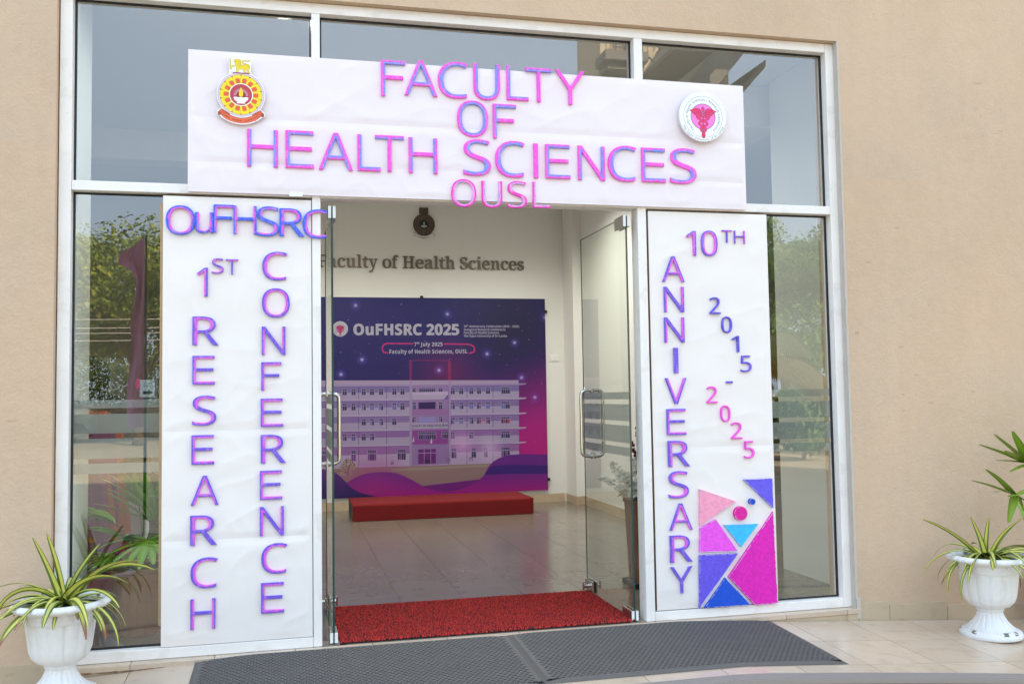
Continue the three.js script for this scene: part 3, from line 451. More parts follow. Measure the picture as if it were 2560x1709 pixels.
  rib(Math.PI * 0.29, Math.PI * 0.71, 0.124, 0.152, '#ec6b40');
  c.strokeStyle = '#6b2f1c'; c.lineWidth = 0.0016; for (let k = 0; k < 17; k++) { if (k === 3 || k === 9) continue; const a = Math.PI * (0.69 - 0.38 * k / 16); c.save(); c.rotate(a - Math.PI / 2); c.translate(0, 0.138); c.beginPath(); c.arc(0, 0.001, 0.0034, 0.4 + k, 5.2 + k); c.moveTo(0.002, -0.005 + 0.002 * (k % 3)); c.lineTo(0.0036, 0.003); c.stroke(); c.restore(); }
});
{
  const t = thing('crest_cutout', 'cut out crest with golden lion and orange ribbon on the header banner', 'crest', [-0.411, 2.903, 0]);
  const m = std({ map: crestTex, roughness: 0.5 }), ext = (sh, z, d) => { const g = new THREE.ExtrudeGeometry(sh, { depth: d, bevelEnabled: false, curveSegments: 48 }); g.translate(0, 0, z); return planarUV(g, -0.14, -0.194, 0.14, 0.222); };
  const disc = new THREE.Shape(); disc.absarc(0, 0, 0.1225, 0, 2 * Math.PI);
  mesh('wheel', ext(disc, 0.044, 0.008), m, t);
  mesh('lion', ext(poly([[-0.061, 0.102], [0.058, 0.102], [0.056, 0.122], [0.051, 0.126], [0.051, 0.17], [0.047, 0.189], [0.008, 0.191], [0, 0.197], [-0.06, 0.197], [-0.062, 0.128]]), 0.0435, 0.007), m, t);
  const rb = []; for (let k = 0; k <= 20; k++) { const a = Math.PI * (0.75 - 0.5 * k / 20); rb.push([0.158 * Math.cos(a), -0.158 * Math.sin(a)]); }
  mesh('ribbon', ext(poly([...rb.map((p) => p), [0.12, -0.112], [0.121, -0.092], [0.099, -0.072], [0.06, -0.104], [0, -0.12], [-0.06, -0.104], [-0.099, -0.072], [-0.121, -0.092], [-0.12, -0.112]]), 0.0428, 0.0065), m, t);
  mesh('spacer', box(-0.05, -0.05, 0.0285, 0.05, 0.05, 0.0425), M.card, t);
}
const LAMP = 3;

// ---------------------------------------------------------------- lobby: poster, lettering, crest, dais
const PX0 = -0.06, PX1 = 2.885, PY0 = 0.148, PY1 = 2.462;
const metre = (x, y) => [-3.1776429 + 0.00385728 * x + 7.74583e-5 * y - 1.2193655e-7 * x * y + 4.709874e-7 * x * x + 1.292e-9 * y * y, 5.6478284 + 0.000402844 * x - 0.004436545 * y - 4.64429e-7 * x * y - 7.4342e-9 * x * x + 1.156093e-7 * y * y];
const posterTex = canvasTex(2048, 1610, (c, W, H) => {
  const q = (x, y) => { const m = metre(800 + x / 3.137, 760 + y / 3.137); return [(m[0] - PX0) / (PX1 - PX0) * W, (PY1 - m[1]) / (PY1 - PY0) * H]; };   // layout measured on the print
  const pl = (pts, f) => { c.beginPath(); pts.forEach((p, i) => { const [a, b] = q(...p); i ? c.lineTo(a, b) : c.moveTo(a, b); }); c.closePath(); c.fillStyle = f; c.fill(); };
  const g = c.createLinearGradient(0, 0, W * 0.35, H); g.addColorStop(0, '#2a2080'); g.addColorStop(0.35, '#1e1470'); g.addColorStop(0.66, '#341470'); g.addColorStop(0.88, '#9a0e84'); g.addColorStop(1, '#c8109a'); c.fillStyle = g; c.fillRect(0, 0, W, H);
  const blob = (x, y, r, col, a) => { const [X, Y] = q(x, y), R = r * W / 1770, k = c.createRadialGradient(X, Y, 0, X, Y, R); k.addColorStop(0, col + a + ')'); k.addColorStop(1, col + '0)'); c.fillStyle = k; c.fillRect(X - R, Y - R, 2 * R, 2 * R); };
  blob(1000, 560, 330, 'rgba(160,24,100,', 0.6); blob(1720, 1130, 330, 'rgba(235,8,150,', 0.85); blob(80, 1250, 350, 'rgba(170,20,120,', 0.7); blob(1500, 200, 420, 'rgba(10,5,64,', 0.85);
  for (let i = 0; i < 420; i++) { const x = hash(i, 1, 1) * 1990 - 220, y = hash(i, 2, 1) * 1180, [X, Y] = q(x, y), r = 1 + 3 * hash(i, 3, 1) ** 3; c.fillStyle = `rgba(235,225,255,${0.35 + 0.6 * hash(i, 4, 1)})`; c.beginPath(); c.arc(X, Y, r, 0, 7); c.fill(); }
  for (const [x, y] of [[278, 10], [998, 78], [1525, 302], [1310, 390], [328, 435], [932, 518], [163, 550], [1580, 576], [1685, 730], [1765, 105], [-100, 420]]) { blob(x, y, 46, 'rgba(170,150,255,', 0.55); blob(x, y, 16, 'rgba(245,240,255,', 1); }
  // building photograph on the print
  const ROW = [[626, 640], [738, 752], [856, 876], [970, 992], [1084, 1112], [1242, 1290]];      // slab heights at its two ends
  const yAt = (k, x) => ROW[k][0] + (ROW[k][1] - ROW[k][0]) * (1560 - x) / 1450;
  pl([[700, 440], [720, 440], [720, 620], [700, 620]], '#8a2272'); pl([[1003, 440], [1024, 440], [1024, 620], [1003, 620]], '#a3246a'); pl([[700, 436], [1024, 436], [1024, 446], [700, 446]], 'rgba(150,35,110,.7)');
  pl([[-220, 598], [1557, 596], [1557, 630], [-220, 646]], '#c9b4d2');
  for (let k = 0; k < 5; k++) {
    pl([[-220, yAt(k, -220)], [1560, yAt(k, 1560)], [1560, yAt(k + 1, 1560)], [-220, yAt(k + 1, -220)]], ['#9484be', '#9a82be', '#a284c0', '#a87abc', '#b27cbe'][k]);
    const f = k === 4 ? 0.42 : 0.5; pl([[-220, yAt(k, -220) * (1 - f) + yAt(k + 1, -220) * f], [1560, yAt(k, 1560) * (1 - f) + yAt(k + 1, 1560) * f], [1560, yAt(k + 1, 1560)], [-220, yAt(k + 1, -220)]], k === 4 ? '#d6c2e0' : '#c8bad6');
  }
  const win = (x, k, w, panes, t0, t1, col) => { const a = yAt(k, x), b = yAt(k + 1, x), y0 = a + (b - a) * t0, y1 = a + (b - a) * t1; pl([[x - w / 2 - 2, y0 - 2], [x + w / 2 + 2, y0 - 2], [x + w / 2 + 2, y1 + 2], [x - w / 2 - 2, y1 + 2]], '#d4c6de'); const pw = w / panes; for (let i = 0; i < panes; i++) { const l = x - w / 2 + i * pw; pl([[l + 1, y0], [l + pw - 1, y0], [l + pw - 1, y0 + (y1 - y0) * 0.3], [l + 1, y0 + (y1 - y0) * 0.3]], '#54487c'); pl([[l + 1, y0 + (y1 - y0) * 0.36], [l + pw - 1, y0 + (y1 - y0) * 0.36], [l + pw - 1, y1], [l + 1, y1]], hash(i, Math.round(x), k) > 0.5 ? col : '#3a2f66'); } };
  const narrow = [-150, -85, -10, 60, 192, 262, 342, 407, 478, 582, 646, 1040, 1107, 1186, 1247, 1317];
  ['#4a3f6e', '#7b7fc8', '#8f86c8', '#7a5aa8'].forEach((col, k) => { for (const x of narrow) { if (k === 2 && (x === 192 || x === 262 || x === 646)) continue; if (k === 3 && (hash(x + 300, 3, 2) > 0.62)) continue; win(x, k, 34, 2, 0.24, 0.66, k === 2 && x > 1200 ? '#c0488c' : col); } win(1455, k, 68, 4, 0.22, 0.66, k === 2 ? '#c0426c' : col); });
  for (const [x, w] of [[-120, 64], [20, 60], [262, 36], [407, 66], [640, 64], [1050, 40], [1205, 36], [1300, 28], [1455, 68]]) win(x, 4, w, w > 50 ? 4 : 2, 0.22, 0.68, '#8a4a9c');
  for (const x of [-60, 302, 522, 1152, 1356]) pl([[x - 1.6, yAt(0, x)], [x + 1.6, yAt(0, x)], [x + 1.6, yAt(5, x)], [x - 1.6, yAt(5, x)]], '#5b3f8a');
  for (let k = 0; k < 5; k++) pl([[-220, yAt(k, -220) - 4], [1616, yAt(k, 1616) - 6], [1616, yAt(k, 1616) + 3], [1560, yAt(k, 1560) + 9], [-220, yAt(k, -220) + 9]], k ? '#d2c2de' : '#bca8cc'), pl([[-220, yAt(k, -220) + 9], [1560, yAt(k, 1560) + 8], [1560, yAt(k, 1560) + 13], [-220, yAt(k, -220) + 15]], '#8a63b4');
  // central bay
  pl([[720, 640], [1006, 632], [1006, 1250], [720, 1266]], '#ae8cc2'); for (const [x, w, n] of [[737, 26, 2], [840, 130, 8], [945, 34, 2]]) { win(x, 0, w, n, 0.22, 0.5, '#3a2f66'); if (x !== 840) { win(x, 1, 30, 2, 0.2, 0.66, '#6a6ac0'); win(x, 2, 30, 2, 0.15, 0.5, '#8a6ac0'); } }
  pl([[720, 690], [1006, 684], [1006, 710], [720, 714]], '#dccbe8'); pl([[722, 716], [1000, 708], [972, 744], [722, 750]], '#cfc2d8'); pl([[1006, 708], [1006, 744], [970, 746]], '#8a63b4'); pl([[772, 770], [905, 767], [905, 822], [772, 824]], '#3a1c68'); pl([[700, 824], [1006, 820], [1006, 866], [700, 872]], '#b282ba'); pl([[772, 884], [905, 882], [905, 925], [772, 927]], '#a9a2e0');
  pl([[716, 930], [1016, 926], [1016, 972], [716, 978]], '#c8bcd6'); { c.fillStyle = '#3b3560'; c.font = 'bold 24px sans-serif'; c.textAlign = 'center'; c.textBaseline = 'middle'; const [a, b] = q(868, 953); c.fillText('FACULTY OF HEALTH SCIENCES', a, b, 345); }
  pl([[720, 990], [1006, 984], [1006, 1096], [720, 1100]], '#a44ba8'); win(840, 3, 136, 8, 0.18, 0.68, '#6a3a98'); win(980, 3, 50, 3, 0.18, 0.62, '#54408c'); pl([[862, 1090], [876, 1040], [880, 1090]], '#efe6ee'); pl([[722, 1080], [736, 1034], [738, 1080]], '#efe6ee');
  pl([[770, 1138], [908, 1134], [908, 1248], [770, 1252]], '#7c2a8c'); for (const x of [815, 866]) pl([[x, 1136], [x + 3, 1136], [x + 3, 1250], [x, 1250]], '#e4cdea'); pl([[770, 1166], [908, 1163], [908, 1167], [770, 1170]], '#e4cdea'); pl([[818, 1222], [866, 1221], [866, 1249], [818, 1250]], '#5a1260');
  pl([[701, 600], [721, 600], [721, 1268], [701, 1268]], '#c2aacc'); pl([[1005, 598], [1026, 598], [1026, 1254], [1005, 1256]], '#bea4ca'); pl([[1004, 640], [1008, 640], [1008, 1254], [1004, 1256]], '#8a68b0');
  blob(1118, 1100, 120, 'rgba(255,200,250,', 0.8); blob(1330, 1130, 120, 'rgba(250,225,255,', 0.8);
  // sandy forecourt and shrubs
  pl([[-220, 1300], [110, 1290], [700, 1272], [1360, 1248], [1700, 1240], [1700, 1560], [-220, 1560]], '#b4928c'); pl([[560, 1290], [1360, 1254], [1300, 1275], [560, 1310]], '#bcae96');
  for (let i = 0; i < 260; i++) { const a = hash(i, 9, 9), b = hash(i, 10, 9), [X, Y] = q(152 + a * 140, 1292 - Math.sin(a * 3.14) * 80 * b); c.fillStyle = ['#a89a6a', '#c9bd96', '#7a6458', '#d2c4a8'][i % 4]; c.beginPath(); c.arc(X, Y, 5, 0, 7); c.fill(); const [U, V] = q(120 + b * 130, 1338 - a * 34); c.fillStyle = ['#cdbfae', '#b8a08c', '#9a5a6a'][i % 3]; c.beginPath(); c.arc(U, V, 4, 0, 7); c.fill(); }
  for (const [x, y] of [[565, 1245], [1182, 1215], [1000, 1220]]) for (let i = 0; i < 22; i++) { const [X, Y] = q(x + (hash(i, x, 1) - 0.5) * 30, y + (hash(i, x, 2) - 0.5) * 30); c.fillStyle = i % 2 ? '#b0568c' : '#8a6a8c'; c.beginPath(); c.arc(X, Y, 3, 0, 7); c.fill(); }
  // waves of colour along the bottom
  const wave = (pts, top, bot) => { const p = pts.map((k) => q(...k)), ys = p.map((k) => k[1]), gr = c.createLinearGradient(0, Math.min(...ys), 0, H); gr.addColorStop(0, top); gr.addColorStop(1, bot); c.fillStyle = gr; c.beginPath(); c.moveTo(...p[0]); for (let i = 1; i < p.length - 1; i++) { const m = [(p[i][0] + p[i + 1][0]) / 2, (p[i][1] + p[i + 1][1]) / 2]; c.quadraticCurveTo(...p[i], ...m); } c.lineTo(...p[p.length - 1]); c.lineTo(W, H + 5); c.lineTo(0, H + 5); c.closePath(); c.fill(); };
  wave([[1270, 1370], [1295, 1320], [1340, 1240], [1440, 1188], [1560, 1174], [1800, 1180]], '#7a24a0', '#961894'); 
  wave([[180, 1415], [230, 1385], [330, 1330], [470, 1314], [600, 1320], [720, 1375], [830, 1440], [930, 1470], [1050, 1470], [1200, 1415], [1290, 1340], [1340, 1270], [1520, 1255], [1800, 1265]], '#6a34a8', '#d0109c');
  pl([[1292, 1338], [1320, 1295], [1352, 1268], [1500, 1256], [1800, 1266], [1800, 1330], [1500, 1330]], '#4a1c90'); blob(420, 1470, 300, 'rgba(210,40,150,', 0.6);
  wave([[-220, 1270], [0, 1290], [110, 1310], [180, 1370], [240, 1440], [330, 1485], [420, 1500], [560, 1560]], '#7a3a9a', '#3c1470');
  // lettering
  c.fillStyle = '#d8d6da'; c.textBaseline = 'alphabetic'; c.textAlign = 'left'; const txt = (s, x, y, x1, px, b = 'bold ') => { const [a, d] = q(x, y), [e] = q(x1, y); c.font = b + px + 'px sans-serif'; const w = c.measureText(s).width; c.save(); c.translate(a, d); c.scale((e - a) / w, 1); c.fillText(s, 0, 0); c.restore(); };
  c.lineJoin = 'round'; c.strokeStyle = '#d8d6da'; c.lineWidth = 5; { const [a, d] = q(256, 242), [e] = q(1094, 242); c.font = 'bold 124px sans-serif'; const w = c.measureText('OuFHSRC 2025').width; c.save(); c.translate(a, d); c.scale((e - a) / w, 1); c.fillText('OuFHSRC 2025', 0, 0); c.strokeText('OuFHSRC 2025', 0, 0); c.restore(); }
  txt('10', 1126, 183, 1148, 27); txt('th', 1149, 174, 1163, 17); txt('Anniversary Celebration (2015 – 2025)', 1170, 183, 1562, 27); txt('Inaugural Research Conference', 1126, 208, 1455, 27); txt('Faculty of Health Sciences', 1126, 233, 1404, 27); txt('The Open University of Sri Lanka', 1126, 258, 1467, 27);
  txt('7', 738, 330, 757, 44); txt('th', 758, 314, 779, 26); txt('July 2025', 790, 330, 963, 44); txt('Faculty of Health Sciences, OUSL', 540, 388, 1156, 46);
  c.strokeStyle = '#ea2f86'; c.lineWidth = 11; c.lineCap = 'round'; for (const P of [[[728, 310], [530, 308], [488, 310], [476, 350], [500, 378], [530, 383]], [[975, 312], [1150, 314], [1205, 316], [1220, 345], [1205, 375], [1170, 385]]]) { const p = P.map((k) => q(...k)); c.beginPath(); c.moveTo(...p[0]); c.lineTo(...p[1]); c.bezierCurveTo(...p[2], ...p[3], ...p[4]); c.lineTo(...p[5]); c.stroke(); }
  const [sx, sy] = q(157, 194); healthSeal(c, sx, sy, 62);
});
{
  const t = thing('wall_poster', 'large purple conference poster with starry sky and building on the lobby back wall', 'poster', [0, 0, 0]);
  const g = box(PX0, PY0, -5.945, PX1, PY1, -5.92); mesh('board', g, std({ color: lin(0.6, 0.58, 0.6), roughness: 0.6 }), t);
  const f = new THREE.PlaneGeometry(PX1 - PX0, PY1 - PY0); f.translate((PX0 + PX1) / 2, (PY0 + PY1) / 2, -5.9165); mesh('print', f, std({ map: posterTex, color: lin(0.50, 0.49, 0.58), roughness: 0.5 }), t);
  for (const [x, y] of [[1.374, 2.468], [2.893, 2.305], [0.313, 2.468], [2.893, 0.274]]) mesh('clip', rbox(x - 0.018, y - 0.018, -5.945, x + 0.018, y + 0.018, -5.908, 0.004), M.black, t);
}
{
  const s = 'Faculty of Health Sciences', c = document.createElement('canvas').getContext('2d'); c.font = 'bold 100px serif';
  const K = 2.475 / c.measureText(s).width, mat = std({ color: lin(0.17, 0.14, 0.105), roughness: 0.4, metalness: 0.5 }); let n = {};
  [...s].forEach((ch, i) => {
    if (ch === ' ') return;
    const shapes = serif.generateShapes(ch, 0.146 / 0.99 * 0.99), x = 0.165 + K * c.measureText(s.slice(0, i)).width, g = new THREE.ExtrudeGeometry(shapes, { depth: 0.02, bevelEnabled: false, curveSegments: 6 });
    const b = new THREE.Box3().setFromBufferAttribute(g.attributes.position), adv = K * c.measureText(ch).width; g.translate(-b.min.x, 0, 0); g.scale(Math.min(1.25, adv * 0.93 / (b.max.x - b.min.x)), 1, 1);
    const m = mesh('wall_letter', g, mat); m.position.set(x, 2.812, -5.948);
    const word = s.slice(0, i).split(' ').length - 1, wd = s.split(' ')[word], pos = i - s.split(' ').slice(0, word).join(' ').length - (word ? 1 : 0);
    tag(m, `dark metal serif letter ${ch}, ${ORD[pos]} letter of ${wd} on the lobby back wall`, 'letter', 'dark metal letters on the lobby back wall');
  });
}
{ // metal crest above the lettering
  const t = thing('wall_crest', 'dark metal crest with petal wheel and ribbon mounted above the lobby lettering', 'crest', [1.411, 3.338, -5.948]);
  const dk = std({ color: lin(0.13, 0.105, 0.085), roughness: 0.35, metalness: 0.6 }), bk = std({ color: lin(0.012, 0.012, 0.012), roughness: 0.3 });
  const disc = (r, d, z) => { const g = new THREE.CylinderGeometry(r, r, d, 48); g.rotateX(Math.PI / 2); g.translate(0, 0, z); return g; };
  const tor = new THREE.TorusGeometry(0.124, 0.007, 8, 48); tor.translate(0, 0, 0.022); mesh('wheel', [disc(0.126, 0.016, 0.008), tor], dk, t);
  const pg = []; for (let k = 0; k < 12; k++) { const g = new THREE.SphereGeometry(1, 10, 8); g.scale(0.024, 0.03, 0.008); g.translate(0, 0.088, 0.017); g.rotateZ((k + 0.5) * Math.PI / 6); pg.push(g); } mesh('petals', pg, dk, t);
  const hub = mesh('hub', disc(0.055, 0.012, 0.02), bk, t);
  const fl = new THREE.SphereGeometry(1, 10, 10); fl.scale(0.009, 0.024, 0.006); fl.translate(0, 0.012, 0.028); const bowl = new THREE.SphereGeometry(1, 14, 6, 0, 6.283, Math.PI / 2, Math.PI / 2); bowl.scale(0.038, 0.026, 0.01); bowl.translate(0, -0.012, 0.026); mesh('lamp', [fl, bowl], M.steel, hub);
  mesh('lion_plate', [rbox(-0.055, 0.13, 0, 0.055, 0.205, 0.018, 0.004), rbox(-0.04, 0.15, 0.017, 0.035, 0.178, 0.026, 0.006), rbox(-0.036, 0.172, 0.017, -0.012, 0.198, 0.027, 0.006), rbox(-0.05, 0.15, 0.017, -0.043, 0.2, 0.024, 0.003)], dk, t);
  const rp = []; for (let k = 0; k <= 12; k++) { const a = Math.PI * (1.27 + 0.46 * k / 12); rp.push([0.142 * Math.cos(a), 0.142 * Math.sin(a) - 0.008, 0.018]); } const rg = tube(rp, 0.019, 24, 10); mesh('ribbon', [rg, rbox(-0.128, -0.135, 0.004, -0.085, -0.105, 0.014, 0.003), rbox(0.085, -0.135, 0.004, 0.128, -0.105, 0.014, 0.003)], M.chrome, t);
}
{ const t = thing('wall_switch', 'small pale switch plate on the lobby back wall beside the poster', 'switch', [2.99, 1.74, -5.9495]); mesh('plate', rbox(-0.06, -0.04, 0, 0.06, 0.04, 0.01, 0.004), M.whitecap, t); for (const x of [-0.03, 0.03]) mesh('rocker', rbox(x - 0.014, -0.022, 0.009, x + 0.014, 0.022, 0.014, 0.003), M.whitecap, t); }
{ // red carpeted platform
  const t = thing('dais', 'low platform covered in red carpet with an open slatted end', 'platform', [0, 0, 0]);
  const red = std({ color: lin(0.20, 0.004, 0.006), map: rep(mottle, 0.5), roughness: 0.95, bumpMap: rep(grain, 0.12), bumpScale: 0.003 });
  const x0 = 0.485, x1 = 2.432, z0 = -5.62, z1 = -4.925, h = 0.178, r = 0.03;
  const sh = new THREE.Shape(); sh.moveTo(z0, h - 0.012); sh.lineTo(z0, h); sh.lineTo(z1 - r, h); sh.quadraticCurveTo(z1, h, z1, h - r); sh.lineTo(z1 + 0.004, 0.004); sh.lineTo(z1 - 0.01, 0.004); sh.lineTo(z1 - 0.014, h - 0.03); sh.lineTo(z1 - r, h - 0.012); sh.closePath();
  const g = new THREE.ExtrudeGeometry(sh, { depth: x1 - x0, bevelEnabled: false, curveSegments: 8 }); g.rotateY(-Math.PI / 2); g.translate(x1, 0, 0); mesh('carpet', metreUV(g), red, t);
  mesh('end_panel', rbox(x1 - 0.03, 0.004, z0, x1 + 0.012, h - 0.002, z1 + 0.006, 0.012), red, t);
  for (let k = 0; k < 4; k++) mesh('rib', box(x0 + 0.002, 0.004, z0 + 0.02 + k * 0.205, x0 + 0.05, h - 0.014, z0 + 0.045 + k * 0.205), std({ color: lin(0.2, 0.2, 0.2), roughness: 0.6 }), t);
  mesh('frame', [box(x0 + 0.05, 0.004, z0 + 0.02, x1 - 0.04, h - 0.014, z0 + 0.03), box(x0 + 0.12, 0.006, z0 + 0.032, x0 + 0.13, h - 0.014, z1 - 0.03)], M.black, t);
}
// recessed ceiling lamps, lit
{
  const disc = new THREE.CylinderGeometry(0.075, 0.075, 0.004, 32), ring = new THREE.TorusGeometry(0.085, 0.01, 8, 40); ring.rotateX(Math.PI / 2);
  const glow = std({ color: lin(0.8, 0.78, 0.7), emissive: lin(1, 0.93, 0.82), emissiveIntensity: 6 });
  [[-0.19, -0.575, 'at the upper left window pane'], [1.0, -1.6, 'behind the header banner'], [2.4, -2.4, 'in front of the side passage'], [0.5, -4.2, 'before the poster near the partition'], [2.3, -4.2, 'before the poster near the pilaster']].forEach(([x, z, where]) => {
    const t = thing('ceiling_lamp', `round recessed ceiling lamp ${where}`, 'ceiling lamp', [x, 3.615, z], 'recessed lamps in the lobby ceiling');
    mesh('trim', ring, M.whitecap, t); mesh('lens', disc, glow, t);
    const l = new THREE.SpotLight(0xfdfbf2, z < -4 ? 9.5 : 1.7, 0, z < -4 ? 1.32 : 1.45, z < -4 ? 0.75 : 0.4); l.position.set(0, -0.012, 0); l.target.position.set(0, -3, 0); l.castShadow = true; l.shadow.radius = 3.5; t.add(l, l.target);
  });
}
{ // notice taped inside the pane
  const tex = canvasTex(256, 300, (c) => { c.fillStyle = '#d9dadb'; c.fillRect(0, 0, 256, 300); c.strokeStyle = '#56585e'; c.lineWidth = 7; for (const [y, a, b] of [[60, 60, 120], [60, 138, 210], [105, 50, 150], [105, 170, 205]]) { c.beginPath(); for (let x = a; x < b; x += 6) c.lineTo(x, y + 10 * Math.sin(x * 0.9)); c.stroke(); } c.fillStyle = '#2e3028'; c.beginPath(); c.moveTo(50, 195); c.lineTo(150, 195); c.lineTo(150, 170); c.lineTo(222, 222); c.lineTo(150, 275); c.lineTo(150, 250); c.lineTo(50, 250); c.closePath(); c.fill(); });
  const t = thing('paper_notice', 'small white paper notice with a dark arrow taped inside the left window', 'notice', [-0.884, 1.366, -0.068]);
  const g = new THREE.BoxGeometry(0.072, 0.09, 0.001); mesh('sheet', g, std({ map: tex, color: lin(0.5, 0.52, 0.52), roughness: 0.7 }), t); mesh('tape', box(-0.052, 0.002, -0.0005, -0.037, 0.05, 0.0008), std({ color: lin(0.5, 0.02, 0.08), roughness: 0.5 }), t);
}

// ---------------------------------------------------------------- mats
function rubberMat(x0, x1, z0, z1, label) {
  const t = thing('rubber_mat', label, 'door mat', [0, 0, 0], 'grey perforated rubber mats outside the doorway'), b = 0.034, hN = 0.013;
  const up = (d) => (x, z) => floorY(x, z) + d;
  mesh('base', sheet(x0 + 0.012, x1 - 0.012, () => z0 + 0.012, () => z1 - 0.012, up(0.003), 12, 4, 0.002), M.mat, t);
  const bev = (a, q, c, d, sx, sz) => { const g = sheet(a, q, () => c, () => d, up(hN), 16, 8, 0); const p = g.attributes.position; for (let i = 0; i < p.count; i++) { const x = p.getX(i), z = p.getZ(i), e = Math.min(x - x0, x1 - x, z - z0, z1 - z); p.setY(i, floorY(x, z) + 0.002 + hN * 0.85 * sm(0, 0.022, e)); } g.computeVertexNormals(); return g; };
  mesh('border', [bev(x0, x1, z0, z0 + b), bev(x0, x1, z1 - b, z1), bev(x0, x0 + b, z0 + b, z1 - b), bev(x1 - b, x1, z0 + b, z1 - b)], M.mat, t);
  const nx = Math.round((x1 - x0 - 2 * b) / 0.0295), nz = Math.round((z1 - z0 - 2 * b) / 0.0215), px = (x1 - x0 - 2 * b) / nx, pz = (z1 - z0 - 2 * b) / nz, pos = [], uv = [], idx = [];
  const V = (x, z, y) => { x = clamp(x, x0 + b, x1 - b); pos.push(x, floorY(x, z) + y, z); uv.push(x, z); return pos.length / 3 - 1; };
  for (let j = 0; j < nz; j++) for (let i = j % 2 ? -1 : 0; i < nx; i++) {
    const ax = x0 + b + (i + (j % 2 ? 0.5 : 0)) * px, az = z0 + b + j * pz, cx = ax + px / 2, cz = az + pz / 2, o = pos.length / 3, top = 0.0125;
    if (i < 0 || ax + px > x1 - b + 1e-6) { const q0 = V(ax, az, top), q1 = V(ax + px, az, top), q2 = V(ax + px, az + pz, top), q3 = V(ax, az + pz, top); idx.push(q0, q2, q1, q0, q3, q2); continue; }
    V(ax, az, top); V(ax + px, az, top); V(ax + px, az + pz, top); V(ax, az + pz, top);
    for (let k = 0; k < 8; k++) { const a = (k + 0.5) / 8 * 2 * Math.PI - Math.PI; V(cx + 0.0118 * Math.cos(a), cz + 0.0078 * Math.sin(a), top - 0.0015); } for (let k = 0; k < 8; k++) { const a = (k + 0.5) / 8 * 2 * Math.PI - Math.PI; V(cx + 0.0118 * Math.cos(a), cz + 0.0078 * Math.sin(a), 0.0035); }
    const h = o + 4, ring = [[0, 0, 1], [0, 1, 2, 1], [1, 2, 3], [1, 3, 4, 2], [2, 4, 5], [2, 5, 6, 3], [3, 6, 7], [3, 7, 0, 0]];
    // corners: 0 (-x,-z), 1 (+x,-z), 2 (+x,+z), 3 (-x,+z); ring starts at -x and turns through -z
    for (const r of ring) { idx.push(o + r[0], h + r[2], h + r[1]); if (r.length === 4) idx.push(o + r[0], o + r[3], h + r[2]); }
    for (let k = 0; k < 8; k++) { const n = (k + 1) % 8; idx.push(h + k, h + n, h + 8 + k, h + n, h + 8 + n, h + 8 + k); }
  }
  let g = new THREE.BufferGeometry(); g.setAttribute('position', new THREE.Float32BufferAttribute(pos, 3)); g.setAttribute('uv', new THREE.Float32BufferAttribute(uv, 2)); g.setIndex(idx); g = g.toNonIndexed(); g.computeVertexNormals();
  const m = mesh('perforated_sheet', g, M.mat, t); return t;
}
rubberMat(-0.632, 0.9865, 0.06, 0.87, 'grey perforated rubber mat below the left half of the doorway');
rubberMat(0.9875, 2.556, 0.05, 0.845, 'grey perforated rubber mat below the right half of the doorway');
{
  const x0 = 0.098, x1 = 1.742, z0 = -0.862, z1 = -0.018, t = thing('carpet_mat', 'speckled red loop pile carpet mat just inside the open glass doors', 'door mat', [0, 0, 0]);
  mesh('backing', rbox(x0, 0.0005, z0, x1, 0.006, z1, 0.002), M.black, t);
  const speck = dataTex(512, 256, (u, v) => { const n = fbm(u * 140, v * 70, 0, 2, 77), d = sm(0.42, 0.6, n), k = 0.8 + 0.4 * fbm(u * 30, v * 15, 0, 2, 8); return [(0.25 + 0.5 * d) * k, (0.06 + 0.08 * d) * k, (0.06 + 0.07 * d) * k]; }, true);
  const top = new THREE.PlaneGeometry(x1 - x0, z1 - z0); top.rotateX(-Math.PI / 2); top.translate((x0 + x1) / 2, 0.0105, (z0 + z1) / 2); mesh('ground_cloth', top, std({ map: speck, roughness: 1 }), t);
  const N = 60000, cone = new THREE.ConeGeometry(0.0042, 0.013, 4, 1, true), im = new THREE.InstancedMesh(cone, std({ color: 0xffffff, roughness: 0.95 }), N), o = new THREE.Object3D(), col = new THREE.Color();
  for (let i = 0; i < N; i++) { o.position.set(rr(x0 - 0.004, x1 + 0.003), 0.0135, rr(z0 - 0.003, z1 + 0.005)); o.rotation.set(rr(-0.7, 0.7), rr(0, 6), rr(-0.7, 0.7)); o.scale.setScalar(rr(0.8, 1.25)); o.updateMatrix(); im.setMatrixAt(i, o.matrix); const d = rnd(); if (d < 0.36) col.setRGB(0.05, 0.012, 0.014); else col.setRGB(rr(0.44, 0.72), rr(0.02, 0.05), rr(0.015, 0.035)); im.setColorAt(i, col); }
  im.name = 'pile'; im.userData.kind = 'stuff'; im.castShadow = im.receiveShadow = true; t.add(im);
}

